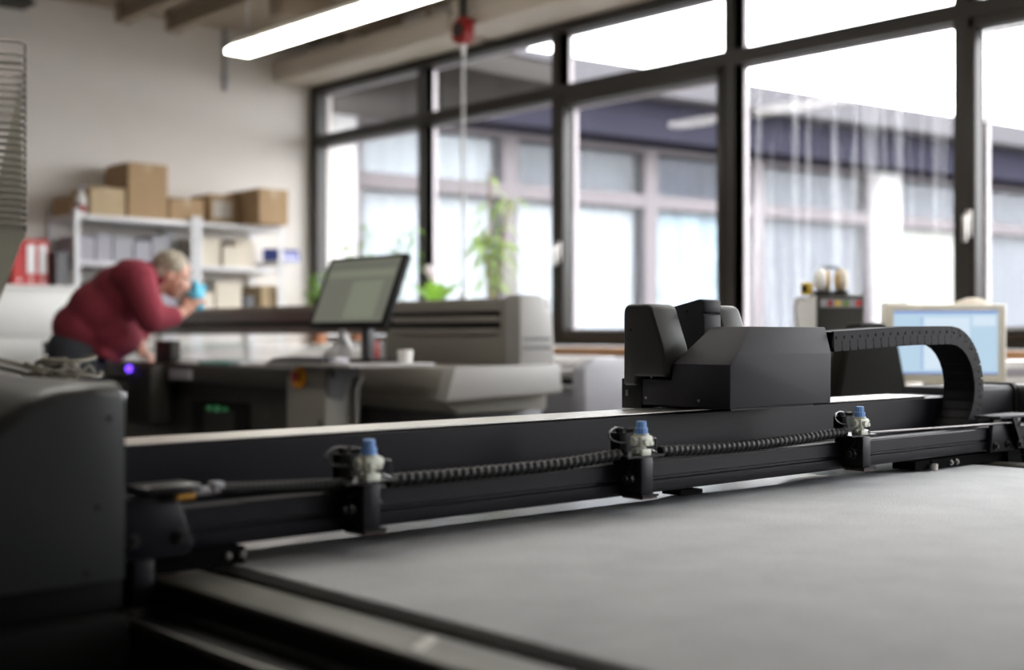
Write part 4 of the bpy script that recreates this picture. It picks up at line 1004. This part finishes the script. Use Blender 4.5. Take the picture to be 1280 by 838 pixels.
for k in range(70):
    a, b = random.uniform(0, 6.28), random.uniform(-.1, 1.3)
    q = hp(-.024 + .094 * math.cos(a) * math.cos(b), .081 * math.sin(a) * math.cos(b), .046 + .085 * math.sin(b))
    if (tilt.inverted() @ (q - hc)).x < .055: hr.ell(q, (.013, .013, .010), None, 8, 6)
hair = hr.build('hair', 'hair', pe, **PL); rem(hair, .006, 2)
sw = MB()
sw.ell((.02, 0, 1.105), (.175, .215, .150), Matrix.Rotation(R(30), 4, 'Y'))
sw.ell((.115, 0, 1.200), (.190, .232, .190))
sw.ell((.172, 0, 1.085), (.168, .212, .140))
sw.ell((.215, 0, 1.290), (.180, .228, .180))
sw.ell((.285, 0, 1.360), (.140, .210, .142))
sw.cap((.34, 0, 1.39), (.405, 0, 1.40), .108, .080)
sw.cap((.27, -.19, 1.395), (.325, -.225, 1.380), .098, .096); sw.cap((.318, -.225, 1.375), (.395, -.280, 1.170), .098, .082); sw.cap((.395, -.280, 1.165), (.495, -.205, 1.180), .080, .060)
sw.cap((.27, .19, 1.395), (.325, .225, 1.380), .095, .092); sw.cap((.318, .225, 1.375), (.285, .300, 1.150), .092, .074); sw.cap((.300, .29, 1.15), (.302, .215, 1.075), .072, .054)
sw.ell((.13, 0, .985), (.105, .190, .075), Matrix.Rotation(R(30), 4, 'Y'))
swo = sw.build('sweater', 'sweater', pe, **PL); rem(swo, .011, 9)
# trim the sweater to a straight hem that drops from the back to the front
dg = bpy.context.evaluated_depsgraph_get(); dg.update()
me2 = bpy.data.meshes.new_from_object(swo.evaluated_get(dg)); swo.modifiers.clear()
hb = bmesh.new(); hb.from_mesh(me2)
bmesh.ops.bisect_plane(hb, geom=hb.verts[:] + hb.edges[:] + hb.faces[:], plane_co=(-.16, 0, 1.085), plane_no=Vector((-.44, 0, -1)).normalized(), clear_outer=True)
bmesh.ops.holes_fill(hb, edges=[e for e in hb.edges if len(e.link_faces) == 1], sides=0)
hb.to_mesh(me2); hb.free()
for p in me2.polygons: p.use_smooth = True
me2.set_sharp_from_angle(angle=R(60)); swo.data = me2
tr = MB()
tr.ell((-.015, 0, .985), (.165, .222, .155), Matrix.Rotation(R(25), 4, 'Y'))
for s in (-1, 1):
    tr.cap((-.012, s * .098, .93), (.045, s * .115, .50), .132, .088); tr.cap((.045, s * .115, .50), (-.02, s * .115, .07), .088, .075)
tro = tr.build('trousers', 'trous', pe, **PL); rem(tro, .012, 8)
for s in (-1, 1):
    f = MB(); f.ell((.045, s * .12, .045), (.14, .050, .044)).ell((-.03, s * .12, .055), (.06, .045, .055))
    for v in f.bm.verts: v.co.z = max(0.002, v.co.z)
    f.build('shoe', 'shoe', pe, **PL)
pe.rotation_euler.z = R(-30)
# blue cloth held in the right hand
q = Matrix.Translation((2.96, 6.77, 0)) @ Matrix.Rotation(R(-30), 4, 'Z')
cl = MB()
cl.ell((0, 0, 0), (.05, .04, .045), u=16, v=10).ell((.03, .01, .03), (.025, .02, .04), u=10, v=8).ell((-.005, 0, .04), (.022, .025, .05), u=10, v=8).ell((.02, .01, -.05), (.03, .03, .035), u=10, v=8).ell((.055, 0, .045), (.02, .012, .012), u=8, v=6)
for v in cl.bm.verts: v.co += Vector((random.uniform(-.006, .006), random.uniform(-.006, .006), random.uniform(-.006, .006)))
bmesh.ops.translate(cl.bm, verts=cl.bm.verts[:], vec=q @ Vector((.618, -.095, 1.295)))
clo = single(cl, 'cleaning_cloth', 'cloth', 'light blue crumpled cloth held up in the hand of the man', 'cloth', sharp=180)
rem(clo, .006, 3)

# ------------------------------------------------------------------ world, camera
w = bpy.data.worlds.new('overcast'); sc.world = w; w.use_nodes = True
bg = w.node_tree.nodes['Background']; bg.inputs[0].default_value = (.97, .98, 1.0, 1); bg.inputs[1].default_value = 9.0

cam = bpy.data.cameras.new('camera'); co = bpy.data.objects.new('camera', cam); COL.objects.link(co)
co.location = (0, 0, 1.08); co.rotation_euler = (R(90), 0, R(47.73 - 90))
cam.sensor_width = 36; cam.lens = 45.0; cam.clip_start = .05; cam.clip_end = 200
cam.dof.use_dof = True; cam.dof.focus_distance = 2.5; cam.dof.aperture_fstop = 2.05
sc.camera = co
sc.view_settings.view_transform = 'Standard'; sc.view_settings.look = 'None'
sc.view_settings.exposure = 0.3; sc.view_settings.gamma = 1.0; sc.view_settings.use_curve_mapping = False
sc.cycles.use_denoising = True
sc.cycles.max_bounces = 10; sc.cycles.diffuse_bounces = 5; sc.cycles.transparent_max_bounces = 12
